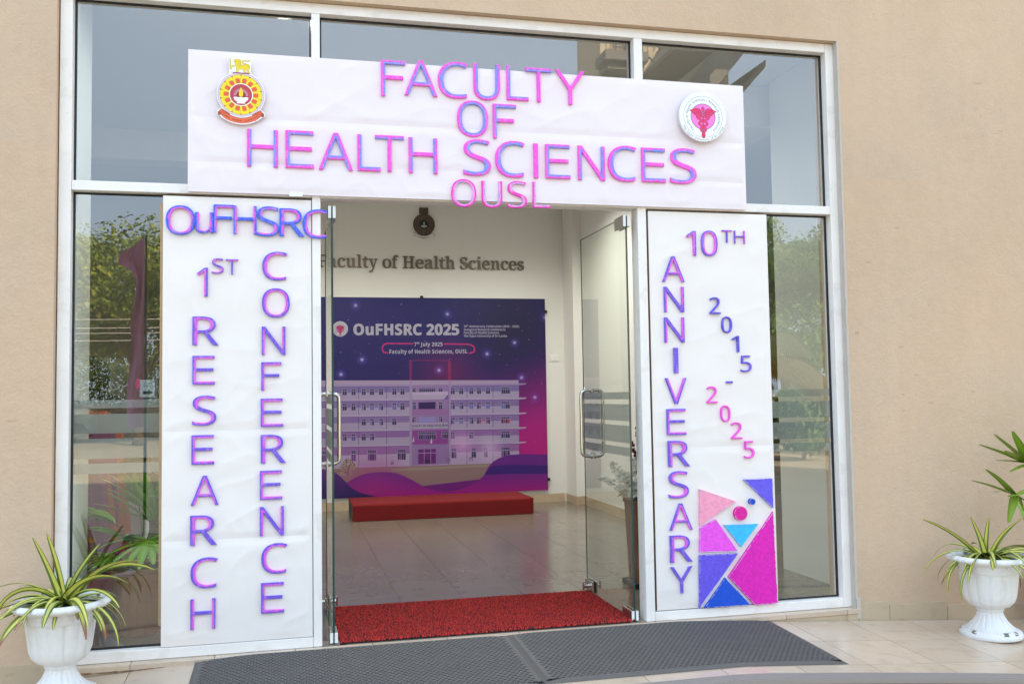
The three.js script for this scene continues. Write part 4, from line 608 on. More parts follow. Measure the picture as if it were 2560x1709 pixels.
// ---------------------------------------------------------------- plants
// a ribbon leaf: green margins, yellow middle; elevation falls along its length
function ribbon(len, w, e0, droop, az, cols, tipBrown = 0, twist = 0.3, roll = 0) {
  const N = 12, pos = [], col = [], idx = [], dir = new THREE.Vector3(), p = new THREE.Vector3(), C = [-1, -0.5, -0.5, 0, 0.5, 0.5, 1], side = new THREE.Vector3(-Math.sin(az), 0, Math.cos(az)), up = new THREE.Vector3();
  for (let i = 0; i <= N; i++) {
    const s = i / N, e = e0 - droop * Math.pow(s, 1.25); dir.set(Math.cos(e) * Math.cos(az), Math.sin(e), Math.cos(e) * Math.sin(az));
    if (i) p.addScaledVector(dir, len / N); up.crossVectors(side, dir).normalize().negate();
    const hw = w / 2 * Math.min(1, 0.6 + s * 2.4) * Math.pow(Math.max(0.012, 1 - s), 0.42) * 1.5, a = roll + twist * s;
    C.forEach((c, k) => { const sx = c * hw * Math.cos(a), sy = c * hw * Math.sin(a) + Math.abs(c) * hw * 0.28; pos.push(p.x + side.x * sx + up.x * sy, p.y + side.y * sx + up.y * sy, p.z + side.z * sx + up.z * sy); const q = k === 0 || k === 1 || k === 5 || k === 6 ? cols[0] : cols[1], t = tipBrown ? sm(1 - tipBrown, 1 - tipBrown * 0.4, s) : 0; col.push(q[0] * (1 - t) + 0.28 * t, q[1] * (1 - t) + 0.12 * t, q[2] * (1 - t) + 0.05 * t); });
  }
  for (let i = 0; i < N; i++) for (const k of [0, 2, 3, 5]) { const a = i * 7 + k; idx.push(a, a + 7, a + 1, a + 1, a + 7, a + 8); }
  const g = new THREE.BufferGeometry(); g.setAttribute('position', new THREE.Float32BufferAttribute(pos, 3)); g.setAttribute('color', new THREE.Float32BufferAttribute(col, 3)); g.setAttribute('uv', new THREE.Float32BufferAttribute(new Float32Array(pos.length / 3 * 2), 2)); g.setIndex(idx); g.computeVertexNormals(); return g;
}
const leafMat = new THREE.MeshPhysicalMaterial({ vertexColors: true, color: 0xffffff, roughness: 0.42, side: THREE.DoubleSide, transmission: 0.0 });
const VAR = [[0.10, 0.17, 0.022], [0.62, 0.57, 0.11]], VAR2 = [[0.08, 0.15, 0.02], [0.50, 0.50, 0.13]], GRN = [[0.19, 0.30, 0.025], [0.24, 0.37, 0.03]], DEEP = [[0.02, 0.055, 0.012], [0.025, 0.065, 0.015]], MIDG = [[0.17, 0.38, 0.03], [0.23, 0.47, 0.04]];

const chips = dataTex(1024, 512, (u, v) => {                       // weathered white paint, chipped round the foot
  const n = fbm(u * 40, v * 30, 40, 4, 70), e = v > 0.035 && v < 0.085 ? 1 : 0, c = e * sm(0.56, 0.6, fbm(u * 36, v * 60, 36, 3, 81)) * sm(0.5, 0.58, fbm(u * 7, v * 3, 7, 2, 90)), d = 0.93 + 0.07 * n, s = sm(0.66, 0.8, fbm(u * 18, v * 6, 18, 4, 95)) * 0.07, pk = hash(Math.floor(u * 300), Math.floor(v * 200), 4) > 0.9985 ? 0.5 : 0;
  return [d - s - c * 0.75 - pk, d - s * 1.2 - c * 0.76 - pk, d - s * 1.6 - c * 0.78 - pk];
}, false);
const urnMat = std({ color: lin(0.82, 0.805, 0.775), map: chips, roughness: 0.5, bumpMap: rep(grain, 0.25), bumpScale: 0.002 });
const PROFILE = [[0.0, 0.001], [0.16, 0.0], [0.172, 0.006], [0.174, 0.02], [0.168, 0.036], [0.150, 0.046], [0.136, 0.052], [0.12, 0.066], [0.095, 0.092], [0.077, 0.122], [0.0685, 0.148], [0.072, 0.152], [0.076, 0.160], [0.073, 0.169], [0.082, 0.174], [0.112, 0.186], [0.134, 0.208], [0.146, 0.240], [0.152, 0.285], [0.158, 0.33], [0.163, 0.37], [0.166, 0.382], [0.171, 0.386], [0.176, 0.41], [0.181, 0.432], [0.196, 0.436], [0.222, 0.447], [0.232, 0.458], [0.231, 0.470], [0.220, 0.479], [0.204, 0.481], [0.192, 0.472], [0.180, 0.452], [0.176, 0.43]];
function urnGeo() {
  const cum = [0]; for (let i = 1; i < PROFILE.length; i++) cum.push(cum[i - 1] + Math.hypot(PROFILE[i][0] - PROFILE[i - 1][0], PROFILE[i][1] - PROFILE[i - 1][1]));
  const NA = 192, rows = []; for (let i = 0; i < PROFILE.length - 1; i++) for (let k = 0; k < 3; k++) rows.push([i, k / 3]); rows.push([PROFILE.length - 2, 1]);
  const pos = [], uv = [], idx = [];
  rows.forEach(([i, f]) => { const a = PROFILE[i], b = PROFILE[i + 1], R = a[0] + (b[0] - a[0]) * f, y = a[1] + (b[1] - a[1]) * f, v = y < 0.05 ? y : 0.1 + 0.9 * (cum[i] + (cum[i + 1] - cum[i]) * f) / cum[cum.length - 1];
    for (let k = 0; k <= NA; k++) { const t = k / NA * 2 * Math.PI; let r = R; const fl = (n, w) => { const q = Math.abs(Math.cos(n * t / 2)); return -w * (1 - Math.pow(q, 0.35)); };
      if (i >= 14 && i < 21) r += fl(14, 0.009) * sm(0.173, 0.2, y) * (1 - sm(0.372, 0.384, y)); else if (i >= 5 && i < 10) r += fl(18, 0.007) * sm(0.05, 0.07, y) * (1 - sm(0.135, 0.148, y)); else if (i >= 25 && i < 30) r += fl(34, 0.006) * sm(0.436, 0.45, y);
      pos.push(r * Math.cos(t), y, -r * Math.sin(t)); uv.push(k / NA, v); } });
  for (let j = 0; j < rows.length - 1; j++) for (let k = 0; k < NA; k++) { const a = j * (NA + 1) + k, b = a + NA + 1; idx.push(a, a + 1, b, a + 1, b + 1, b); }
  const g = new THREE.BufferGeometry(); g.setAttribute('position', new THREE.Float32BufferAttribute(pos, 3)); g.setAttribute('uv', new THREE.Float32BufferAttribute(uv, 2)); g.setIndex(idx); g.computeVertexNormals(); return g;
}
const urnShape = urnGeo(), soilMat = std({ color: lin(0.045, 0.035, 0.028), roughness: 1, bumpMap: rep(grain, 0.1), bumpScale: 0.01 });
function urn(label, x, y, z, s, turn) {
  const t = thing('garden_urn', label, 'urn', [x, y, z], 'white pedestal urns flanking the entrance', turn); t.scale.setScalar(s);
  mesh('bowl', urnShape, urnMat, t); const d = new THREE.CylinderGeometry(0.178, 0.17, 0.02, 32); d.translate(0, 0.435, 0); mesh('soil', d, soilMat, t); return t;
}
function variegated(label, x, y, z, list, group) {
  const t = thing('striped_plant', label, 'potted plant', [x, y, z], group);
  for (const [az, e, len, w, droop, tip, v] of list) { const l = mesh('leaf', ribbon(len * 1.04, w * 1.1, e * RAD, droop, az * RAD, v ? VAR2 : VAR, tip, rr(-0.4, 0.4), e > 54 ? (Math.cos(az * RAD) > 0 ? -1 : 1) * rr(0.8, 1.2) : rr(-0.4, 0.4)), leafMat, t); l.position.set(rr(-0.02, 0.02), 0, rr(-0.02, 0.02)); }
  return t;
}
const spread = (n, a) => Array.from({ length: n }, (_, i) => [i / n * 360 + rr(-14, 14), rr(12, 50), rr(0.24, 0.37), rr(0.02, 0.028), rr(1.1, 2.0), rnd() > 0.8 ? 0.2 : 0, rnd() > 0.5 ? 1 : 0]).concat(a);
const UY = (x, z) => floorY(x, z);
urn('white fluted pedestal urn in front of the left window jamb', -1.204, UY(-1.204, 0.31) + 0.001, 0.31, 0.93, 0.3);
variegated('yellow striped arching leaves growing in the urn by the left window', -1.195, 0.364, 0.31, spread(26, [
  [186, 82, 0.33, 0.034, 0.25, 0, 0], [178, 72, 0.33, 0.034, 0.2, 0, 0], [10, 64, 0.40, 0.026, 1.25, 0, 0], [2, 60, 0.46, 0.022, 1.5, 0, 0], [25, 58, 0.40, 0.024, 1.5, 0, 0], [350, 70, 0.30, 0.018, 0.4, 0, 1],
  [165, 45, 0.34, 0.024, 2.1, 0, 0], [150, 40, 0.30, 0.026, 1.6, 0, 0], [140, 35, 0.30, 0.026, 1.4, 0, 1], [185, 55, 0.36, 0.02, 2.3, 0, 0], [170, 20, 0.46, 0.02, 1.3, 0.15, 0], [155, 15, 0.42, 0.022, 1.2, 0.1, 0], [120, 45, 0.30, 0.024, 2.2, 0, 0], [100, 50, 0.30, 0.028, 2.3, 0, 0], [60, 25, 0.34, 0.03, 1.7, 0.3, 0], [30, 25, 0.42, 0.024, 1.9, 0, 0], [15, 30, 0.36, 0.022, 1.8, 0, 0]]), 'striped plants in the white urns');
urn('white fluted pedestal urn with chipped foot against the beige wall', 3.765, UY(3.765, 0.40), 0.40, 0.97, 1.1);
variegated('yellow striped arching leaves growing in the urn against the beige wall', 3.76, UY(3.765, 0.40) + 0.435, 0.40, spread(28, [
  [196, 50, 0.40, 0.024, 0.55, 0, 0], [190, 38, 0.42, 0.022, 1.7, 0, 0], [176, 30, 0.40, 0.022, 2.2, 0, 0], [165, 24, 0.40, 0.022, 2.2, 0, 1], [150, 30, 0.30, 0.02, 1.9, 0, 0], [90, 85, 0.24, 0.022, 0.2, 0, 0], [200, 80, 0.25, 0.024, 0.3, 0, 0], [20, 72, 0.27, 0.026, 0.7, 0, 0], [0, 60, 0.34, 0.02, 0.6, 0, 0], [75, 25, 0.36, 0.03, 1.6, 0, 0], [60, 25, 0.34, 0.026, 1.8, 0, 0], [30, 45, 0.40, 0.03, 1.9, 0, 0], [15, 50, 0.42, 0.024, 2.1, 0, 0], [45, 45, 0.36, 0.026, 2.0, 0, 0]]), 'striped plants in the white urns');
// fan palm: fronds of finger leaflets on thin stems
function leaflet(a, b, w, sag, cols) { const A = new THREE.Vector3(...a), B = new THREE.Vector3(...b), d = B.clone().sub(A), len = d.length(), az = Math.atan2(d.z, d.x), e = Math.asin(d.y / len); const g = ribbon(len, w, e + sag * 0.5, sag, az, cols, 0, 0.2); g.translate(...a); return g; }
function palm(label, x, y, z, fronds, cols, group) {
  const t = thing('fan_palm', label, 'palm', [x, y, z], group);
  for (const f of fronds) {
    const s = mesh('frond', tube([[0, 0, 0], [f.hub[0] * 0.4, f.hub[1] * 0.6, f.hub[2] * 0.4], f.hub], 0.004, 10, 6), std({ color: lin(0.07, 0.11, 0.03), roughness: 0.6 }), t);
    const D = new THREE.Vector3(...f.dir).normalize(), U = new THREE.Vector3(0, 1, 0), S = new THREE.Vector3().crossVectors(D, U).normalize(), W = new THREE.Vector3().crossVectors(S, D);
    for (let k = 0; k < f.n; k++) { const a = (k / (f.n - 1) - 0.5) * f.open, v = D.clone().multiplyScalar(Math.cos(a)).addScaledVector(S, Math.sin(a)).addScaledVector(W, f.lift ?? 0.1).normalize().multiplyScalar(f.len * rr(0.75, 1.05)); mesh('leaflet', leaflet(f.hub, [f.hub[0] + v.x, f.hub[1] + v.y, f.hub[2] + v.z], f.w * rr(0.8, 1.1), rr(0.3, 0.9), cols), leafMat, s); }
    for (const tip of f.tips ?? []) mesh('leaflet', leaflet(f.hub, tip, f.w, 0.35, cols), leafMat, s);
  }
  return t;
}
const terracotta = std({ color: lin(0.46, 0.20, 0.11), map: rep(mottle, 0.3), roughness: 0.8 }), brownStripe = std({ color: lin(0.10, 0.045, 0.03), roughness: 0.8 });
function fluted(name, label, x, z, r0, r1, h, n, matA, rim) {
  const t = thing(name, label, 'planter', [x, 0, z]), sh = new THREE.Shape(); for (let k = 0; k <= n * 8; k++) { const a = k / (n * 8) * 2 * Math.PI, q = 1 - 0.035 * (1 - Math.pow(Math.abs(Math.cos(n * a / 2)), 0.5)); k ? sh.lineTo(q * Math.cos(a), q * Math.sin(a)) : sh.moveTo(q, 0); }
  const g = new THREE.ExtrudeGeometry(sh, { depth: h, bevelEnabled: false, steps: 6 }); g.rotateX(-Math.PI / 2); const p = g.attributes.position; for (let i = 0; i < p.count; i++) { const k = r0 + (r1 - r0) * p.getY(i) / h; p.setX(i, p.getX(i) * k); p.setZ(i, p.getZ(i) * k); } g.computeVertexNormals(); metreUV(g); mesh('pot', g, matA, t);
  const tr = new THREE.TorusGeometry(r1 + 0.004, 0.014, 10, 48); tr.rotateX(Math.PI / 2); tr.translate(0, h, 0); mesh('rim', tr, rim, t); const d = new THREE.CylinderGeometry(r1 - 0.02, r1 - 0.02, 0.01, 32); d.translate(0, h + 0.003, 0); mesh('soil', d, soilMat, t); return t;
}
fluted('planter', 'terracotta planter with vertical grooves inside the left window', -0.99, -0.62, 0.11, 0.165, 0.36, 14, terracotta, std({ color: lin(0.42, 0.17, 0.09), roughness: 0.7 }));
palm('green fan palm in the terracotta planter behind the left window', -0.97, 0.36, -0.62, [
  { hub: [-0.05, 0.17, 0.14], dir: [-0.7, 0.25, 0.5], n: 11, open: 2.4, len: 0.30, w: 0.042 }, { hub: [0.06, 0.27, 0.12], dir: [0.1, 0.9, 0.4], n: 10, open: 2.4, len: 0.32, w: 0.046 }, { hub: [0.05, 0.19, 0.24], dir: [0.1, -0.5, 0.8], n: 12, open: 3.0, len: 0.27, w: 0.046 },
  { hub: [-0.16, 0.26, 0.02], dir: [-0.9, 0.2, 0.1], n: 10, open: 2.2, len: 0.30, w: 0.036 }, { hub: [0.14, 0.34, 0], dir: [0.5, 0.6, 0.2], n: 10, open: 2.6, len: 0.32, w: 0.044 }, { hub: [-0.12, 0.10, 0.18], dir: [-0.6, -0.3, 0.6], n: 11, open: 2.4, len: 0.24, w: 0.036 }, { hub: [-0.02, 0.36, 0.06], dir: [-0.3, 0.7, 0.5], n: 9, open: 2.2, len: 0.28, w: 0.04 }], MIDG);
{
  const t = thing('broadleaf_plant', 'tall plant with dark broad leaves behind the fan palm at the left window', 'potted plant', [-0.9, 0, -1.25]);
  mesh('pot', new THREE.CylinderGeometry(0.16, 0.12, 0.3, 24).translate(0, 0.15, 0), std({ color: lin(0.04, 0.03, 0.03), roughness: 0.7 }), t);
  mesh('stem', [rod([0, 0.3, 0], [0.03, 1.15, 0.02], 0.012, 8, 0.007), rod([0, 0.3, 0.02], [-0.12, 0.95, 0.06], 0.01, 8, 0.006)], std({ color: lin(0.06, 0.07, 0.03), roughness: 0.7 }), t);
  for (const [x, y, z, az, e, l] of [[0.03, 1.12, 0.02, 200, 20, 0.26], [0.03, 1.0, 0.02, 20, -10, 0.24], [0.02, 0.9, 0, 150, -20, 0.26], [-0.12, 0.95, 0.06, 190, 10, 0.24], [-0.1, 0.85, 0.05, 120, -30, 0.24], [0.02, 0.75, 0, 60, -15, 0.26], [0.03, 1.15, 0.02, 90, 50, 0.22], [0, 0.65, 0, 330, 0, 0.25]]) { const g = ribbon(l, 0.15, e * RAD, 0.9, az * RAD, DEEP, 0, 0.2); mesh('leaf', g, leafMat, t).position.set(x, y, z); }
}
// palm by the wall at the right edge, in its own pot
{
  const x = 4.42, z = 0.27, y = UY(x, z); const t = thing('fan_palm', 'green finger leaved palm reaching in beside the right urn', 'palm', [x, y, z]);
  mesh('pot', new THREE.CylinderGeometry(0.17, 0.13, 0.32, 28).translate(0, 0.16, 0), terracotta, t);
  const S = (pts) => std({ color: lin(0.07, 0.11, 0.03), roughness: 0.6 });
  const fr = (hub, tips, w) => { const h = [hub[0] - x, hub[1] - y, hub[2] - z], s = mesh('frond', tube([[0, 0.3, 0], [h[0] * 0.35, 0.3 + (h[1] - 0.3) * 0.7, h[2] * 0.4], h], 0.004, 12, 6), S(), t); for (const q of tips) mesh('leaflet', leaflet(h, [q[0] - x, q[1] - y, q[2] - z], w, rr(0.15, 0.4), GRN), leafMat, s); };
  fr([4.20, 0.845, 0.27], [[3.85, 0.965, 0.27], [3.95, 0.93, 0.36], [3.99, 0.80, 0.34], [4.0, 1.02, 0.22], [4.06, 1.04, 0.3], [4.2, 1.08, 0.3], [4.3, 1.05, 0.2], [4.02, 0.86, 0.2], [4.16, 0.7, 0.36], [4.4, 0.95, 0.3]], 0.05);
  fr([4.065, 0.665, 0.29], [[3.775, 0.755, 0.28], [3.86, 0.82, 0.3], [3.985, 0.50, 0.32], [4.10, 0.46, 0.34], [4.2, 0.70, 0.3], [4.16, 0.55, 0.24], [3.97, 0.66, 0.36]], 0.045);
  fr([4.3, 0.62, 0.33], [[4.16, 0.44, 0.38], [4.1, 0.62, 0.36], [4.3, 0.4, 0.36], [4.45, 0.5, 0.3], [4.2, 0.5, 0.42]], 0.045); fr([4.5, 1.1, 0.26], [[4.3, 1.2, 0.3], [4.4, 1.35, 0.26], [4.6, 1.3, 0.26], [4.7, 1.1, 0.3], [4.3, 1.0, 0.32]], 0.05);
}
// flowers on a wooden pedestal behind the right door leaf
{
  const x = 2.2, z = -0.98, t = thing('pedestal_planter', 'tall tapered brown wooden planter behind the right glass door', 'planter', [x, 0, z]);
  const wood = std({ color: lin(0.20, 0.085, 0.03), map: dataTex(256, 256, grey((u, v) => 0.75 + 0.25 * fbm(u * 40, v * 3, 0, 4, 61)), false), roughness: 0.45 });
  const b = box(-0.11, 0.03, -0.11, 0.11, 0.57, 0.11), p = b.attributes.position; for (let i = 0; i < p.count; i++) { const k = 0.82 + 0.18 * (p.getY(i) - 0.03) / 0.54; p.setX(i, p.getX(i) * k); p.setZ(i, p.getZ(i) * k); } mesh('body', b, wood, t);
  mesh('rim', rbox(-0.118, 0.555, -0.118, 0.118, 0.585, 0.118, 0.005), wood, t); mesh('plinth', rbox(-0.13, 0, -0.13, 0.13, 0.035, 0.13, 0.004), M.black, t);
  const f = thing('flower_arrangement', 'white flower spikes with dark red berries in the wooden planter', 'flowers', [x, 0.58, z]); const petal = new THREE.SphereGeometry(0.0155, 6, 5); petal.scale(1, 0.7, 1);
  const wm = std({ color: lin(0.86, 0.83, 0.76), roughness: 0.7 }), gm = std({ color: lin(0.05, 0.09, 0.03), roughness: 0.7 }), bm = std({ color: lin(0.16, 0.005, 0.015), roughness: 0.3 });
  const spikes = [[-0.33, 0.16, 0.05], [-0.27, 0.26, 0.08], [-0.2, 0.2, 0.12], [-0.12, 0.28, 0.1], [-0.06, 0.22, 0.14], [-0.16, 0.08, 0.14], [-0.22, 0.1, 0.05], [-0.05, 0.1, 0.16], [0.05, 0.2, 0.1], [0.12, 0.26, 0.05], [0.2, 0.18, 0.05], [-0.1, 0.16, 0.16], [-0.24, 0.18, 0.14]];
  for (const s of spikes) { const w = [rod([0, 0, 0], s, 0.003, 5)], fl = []; for (let k = 0; k < 34; k++) { const q = 0.40 + 0.62 * k / 34, R = 0.038 * (1.15 - 0.8 * k / 34); fl.push(petal.clone().translate(s[0] * q + rr(-R, R), s[1] * q + rr(-R, R), s[2] * q + rr(-R, R))); } const st = mesh('stem', w, gm, f); mesh('blossom', fl, wm, st); }
  const berry = new THREE.SphereGeometry(0.011, 8, 6); for (const s of [[-0.06, 0.5, 0.04], [0.0, 0.46, 0.02], [-0.1, 0.4, 0.06], [0.04, 0.42, 0.04], [0.08, 0.48, 0]]) { const st = mesh('stem', rod([0, 0, 0], s, 0.0025, 5), gm, f), g = []; for (let k = 0; k < 22; k++) { const q = 0.45 + 0.55 * k / 22; g.push(berry.clone().translate(s[0] * q + rr(-0.016, 0.016), s[1] * q + rr(-0.01, 0.01), s[2] * q + rr(-0.016, 0.016))); } mesh('berries', g, bm, st); }
  for (let k = 0; k < 10; k++) mesh('leaf', ribbon(rr(0.16, 0.24), 0.035, rr(0, 50) * RAD, 1.2, rr(60, 260) * RAD, DEEP), leafMat, f);
}
{ // draped cloth figure stand inside the left window
  const t = thing('draped_stand', 'tall stand with dark rounded top draped in orange and purple cloth behind the left window', 'draped stand', [-1.43, 0, -1.5]);
  const cloth = (r, g, b) => std({ color: lin(r, g, b), roughness: 0.9, side: THREE.DoubleSide });
  const drape = (y0, y1, r0, r1, n, amp, a0, a1) => { const g = new THREE.CylinderGeometry(1, 1, 1, 64, 10, true, a0, a1 - a0), p = g.attributes.position; for (let i = 0; i < p.count; i++) { const v = p.getY(i) + 0.5, a = Math.atan2(p.getX(i), p.getZ(i)), r = (r0 + (r1 - r0) * v) * (1 + amp * Math.sin(n * a + 3 * v) * (1.2 - v)); p.setXYZ(i, r * Math.sin(a), y0 + (y1 - y0) * v, r * Math.cos(a) * 0.8); } g.computeVertexNormals(); return g; };
  const head = new THREE.SphereGeometry(1, 24, 16); head.scale(0.125, 0.14, 0.12); head.translate(0, 1.46, 0); const sh = new THREE.SphereGeometry(1, 24, 12); sh.scale(0.23, 0.14, 0.15); sh.translate(0, 1.24, 0); mesh('top', [head, sh], std({ color: lin(0.012, 0.012, 0.014), roughness: 0.9 }), t);
  mesh('orange_drape', drape(0.42, 1.24, 0.235, 0.2, 9, 0.09, 0, 6.283), cloth(0.62, 0.10, 0.035), t); mesh('lower_cloth', drape(0.05, 0.5, 0.27, 0.22, 11, 0.1, 0, 6.283), cloth(0.42, 0.02, 0.04), t);
  mesh('sash', [drape(0.2, 1.1, 0.255, 0.225, 14, 0.05, 0.15, 0.9), drape(0.45, 0.75, 0.26, 0.25, 7, 0.05, -0.6, 0.3)], cloth(0.28, 0.035, 0.18), t); mesh('foot', new THREE.CylinderGeometry(0.2, 0.22, 0.05, 32).translate(0, 0.026, 0), M.black, t);
  const o = thing('olive_basket', 'olive basket standing beside the orange drape behind the left window', 'basket', [-1.19, 0.78, -1.62]); const bg = new THREE.CylinderGeometry(0.13, 0.1, 0.2, 24, 1, true); bg.translate(0, 0.1, 0); mesh('body', bg, std({ color: lin(0.17, 0.13, 0.03), map: rep(mottle, 0.2), roughness: 0.9, side: THREE.DoubleSide }), o); const tr = new THREE.TorusGeometry(0.13, 0.01, 8, 32); tr.rotateX(Math.PI / 2); tr.translate(0, 0.2, 0); mesh('rim', tr, std({ color: lin(0.09, 0.07, 0.02), roughness: 0.9 }), o);
  const st = thing('plinth', 'pale plinth under the olive basket behind the left window', 'plinth', [-1.19, 0, -1.62]); mesh('column', rbox(-0.1, 0.03, -0.1, 0.1, 0.75, 0.1, 0.006), M.inner, st); mesh('top', rbox(-0.13, 0.7505, -0.13, 0.13, 0.779, 0.13, 0.005), M.inner, st);
}
{ const t = thing('wooden_door', 'brown wooden door in the side passage seen past the right stub wall', 'door', [5.9, 0, -5.94]); const w = std({ color: lin(0.10, 0.045, 0.022), map: rep(mottle, 0.3), roughness: 0.5 }); mesh('leaf', rbox(-0.45, 0.005, 0, 0.45, 2.1, 0.04, 0.004), w, t); for (const [a, b] of [[0.15, 0.95], [1.1, 1.95]]) mesh('panel', rbox(-0.3, a, 0.041, 0.3, b, 0.055, 0.008), w, t); mesh('handle', rod([-0.38, 1.0, 0.08], [-0.26, 1.0, 0.08], 0.01), M.chrome, t); }

// ---------------------------------------------------------------- forecourt and what the glass mirrors
const GY = -0.55;
const gravel = dataTex(512, 512, (u, v) => { const a = fbm(u * 8, v * 8, 8, 5, 3), b = fbm(u * 60, v * 60, 60, 2, 8), q = 0.75 + 0.25 * a + 0.12 * (b - 0.5); return [q, q * 0.98, q * 0.95]; }, false);
{ const g = new THREE.PlaneGeometry(400, 400); g.rotateX(-Math.PI / 2); g.translate(0, GY, 100); metreUV(g); struct('ground', g, std({ color: lin(0.50, 0.41, 0.28), map: rep(gravel, 6), roughness: 0.95 })); }
struct('lawn', box(-60, GY, 45.5, 60, GY + 0.03, 80), std({ color: lin(0.10, 0.14, 0.04), map: rep(gravel, 3), roughness: 1 }));
{ const t = thing('boundary_wall', 'long cream boundary wall mirrored in the left window', 'wall', [0, GY, 44.5]); mesh('panel', box(-50, 0, -0.1, 40, 1.5, 0.1), std({ color: lin(0.66, 0.55, 0.40), map: rep(mottle, 3), roughness: 0.9 }), t); mesh('coping', box(-50, 1.502, -0.16, 40, 1.6, 0.16), M.plaster, t); for (let x = -48; x < 40; x += 3) mesh('pier', box(x - 0.15, 0, -0.2, x + 0.15, 1.7, 0.2), M.plaster, t); }
// trees: tapered trunk, limbs, and thousands of leaf blades in clumps
const barkMat = std({ color: lin(0.14, 0.10, 0.07), map: rep(mottle, 0.5), roughness: 1 });
function leafCloud(clumps, per, size, cols) {
  const pos = [], nor = [], col = [], idx = [], a = new THREE.Vector3(), b = new THREE.Vector3(), n = new THREE.Vector3();
  for (const [cx, cy, cz, r] of clumps) for (let i = 0; i < per; i++) {
    n.set(rr(-1, 1), rr(-1, 1), rr(-1, 1)).normalize(); const q = r * Math.pow(rnd(), 0.45), X = cx + n.x * q, Y = cy + n.y * q * 0.8, Z = cz + n.z * q; n.addScaledVector(a.set(rr(-1, 1), rr(0, 1), rr(-1, 1)), 0.9).normalize();
    a.set(rr(-1, 1), rr(-1, 1), rr(-1, 1)).cross(n).normalize(); b.crossVectors(n, a); const s = size * rr(0.6, 1.2), o = pos.length / 3, c = cols[Math.floor(rnd() * cols.length)], k = rr(0.8, 1.2);
    for (const [u, v] of [[-0.5, 0], [0, -0.28], [0.5, 0], [0, 0.28]]) { pos.push(X + s * (a.x * u + b.x * v), Y + s * (a.y * u + b.y * v), Z + s * (a.z * u + b.z * v)); nor.push(n.x, n.y, n.z); col.push(c[0] * k, c[1] * k, c[2] * k); }
    idx.push(o, o + 1, o + 2, o, o + 2, o + 3);
  }
  const g = new THREE.BufferGeometry(); g.setAttribute('position', new THREE.Float32BufferAttribute(pos, 3)); g.setAttribute('normal', new THREE.Float32BufferAttribute(nor, 3)); g.setAttribute('color', new THREE.Float32BufferAttribute(col, 3)); g.setIndex(idx); return g;
}
const crownMat = new THREE.MeshPhysicalMaterial({ vertexColors: true, roughness: 0.8, side: THREE.DoubleSide, transmission: 0.35, thickness: 0 });
const YG = [[0.24, 0.33, 0.03], [0.18, 0.26, 0.025], [0.40, 0.40, 0.04], [0.08, 0.13, 0.015]], FG = [[0.17, 0.30, 0.05], [0.23, 0.37, 0.06], [0.09, 0.17, 0.03]];
function tree(name, label, x, z, h, w, cols, group) {
  const t = thing(name, label, 'tree', [x, GY, z], group), th = h * 0.32, limbs = [rod([0, 0, 0], [0.1, th, 0], 0.26, 10, 0.17)], cl = [];
  for (let i = 0; i < 9; i++) { const a = i * 2.4 + rr(-0.3, 0.3), r = w * rr(0.35, 0.9), e = [Math.cos(a) * r, h * rr(0.42, 0.86), Math.sin(a) * r]; limbs.push(rod([0.1, th * 0.9, 0], e, 0.11, 7, 0.035)); cl.push([...e, w * rr(0.42, 0.62)]); for (let k = 0; k < 2; k++) cl.push([e[0] + rr(-1, 1) * w * 0.5, e[1] + rr(-0.4, 0.9) * w * 0.45, e[2] + rr(-1, 1) * w * 0.5, w * rr(0.22, 0.4)]); }
  cl.push([0, h * 0.86, 0, w * 0.5]); mesh('trunk', limbs, barkMat, t); mesh('crown', leafCloud(cl, 900, h * 0.023, cols), crownMat, t); return t;
}
[[-14.5, 41, 10.5, 4.2], [-9.6, 37, 9.0, 3.4], [-6.1, 36, 9.6, 3.6], [-2.2, 38, 10.2, 3.8], [-19, 40, 11, 4.4], [3, 41, 10, 4]].forEach(([x, z, h, w], i) => tree('broadleaf_tree', ['tall yellow green tree at the outer edge of the left window reflection', 'rounded yellow green tree mirrored behind the purple flag', 'yellow flowering tree beside the purple flag reflection', 'leafy tree standing opposite the doorway', 'far tree beyond the parked car', 'tree across the forecourt from the doorway'][i], x, z, h, w, YG, 'trees along the forecourt wall'));
[[17.5, 26, 7.6, 3.4], [21.5, 28, 8.0, 3.6], [14.8, 31, 7.6, 3.2], [24.5, 30, 8.4, 3.8]].forEach(([x, z, h, w], i) => tree('feathery_tree', ['fresh green tree mirrored in the right window', 'tall fresh green tree filling the right window reflection', 'green tree behind the coconut palm reflection', 'green tree at the far right of the forecourt'][i], x, z, h, w, FG, 'green trees right of the forecourt'));
function bush(label, x, z, r, h, cols) { const t = thing('shrub', label, 'shrub', [x, GY, z], 'shrubs around the forecourt'), cl = []; for (let i = 0; i < 8; i++) cl.push([rr(-1, 1) * r, h * rr(0.3, 0.8), rr(-0.5, 0.5) * r, r * 0.62]); mesh('stem', [0, 1, 2].map((k) => rod([0, 0, 0], [cl[k][0], cl[k][1], cl[k][2]], 0.05, 6, 0.02)), barkMat, t); mesh('foliage', leafCloud(cl, 900, 0.17, cols), crownMat, t); }
[[-13, 46.5, 3.2, 5.6], [-9.4, 46.8, 3.0, 5.2], [-6.2, 46.3, 3.0, 5.4], [-3, 46.6, 3.0, 5.4], [-17, 46.6, 3.2, 5.6]].forEach(([x, z, r, h], i) => bush(['dense yellow green shrub behind the boundary wall at the car', 'yellow flowering shrub behind the wall left of the flag', 'tall shrub behind the wall at the flag', 'shrub behind the wall right of the flag', 'outermost shrub behind the boundary wall'][i], x, z, r, h, YG));
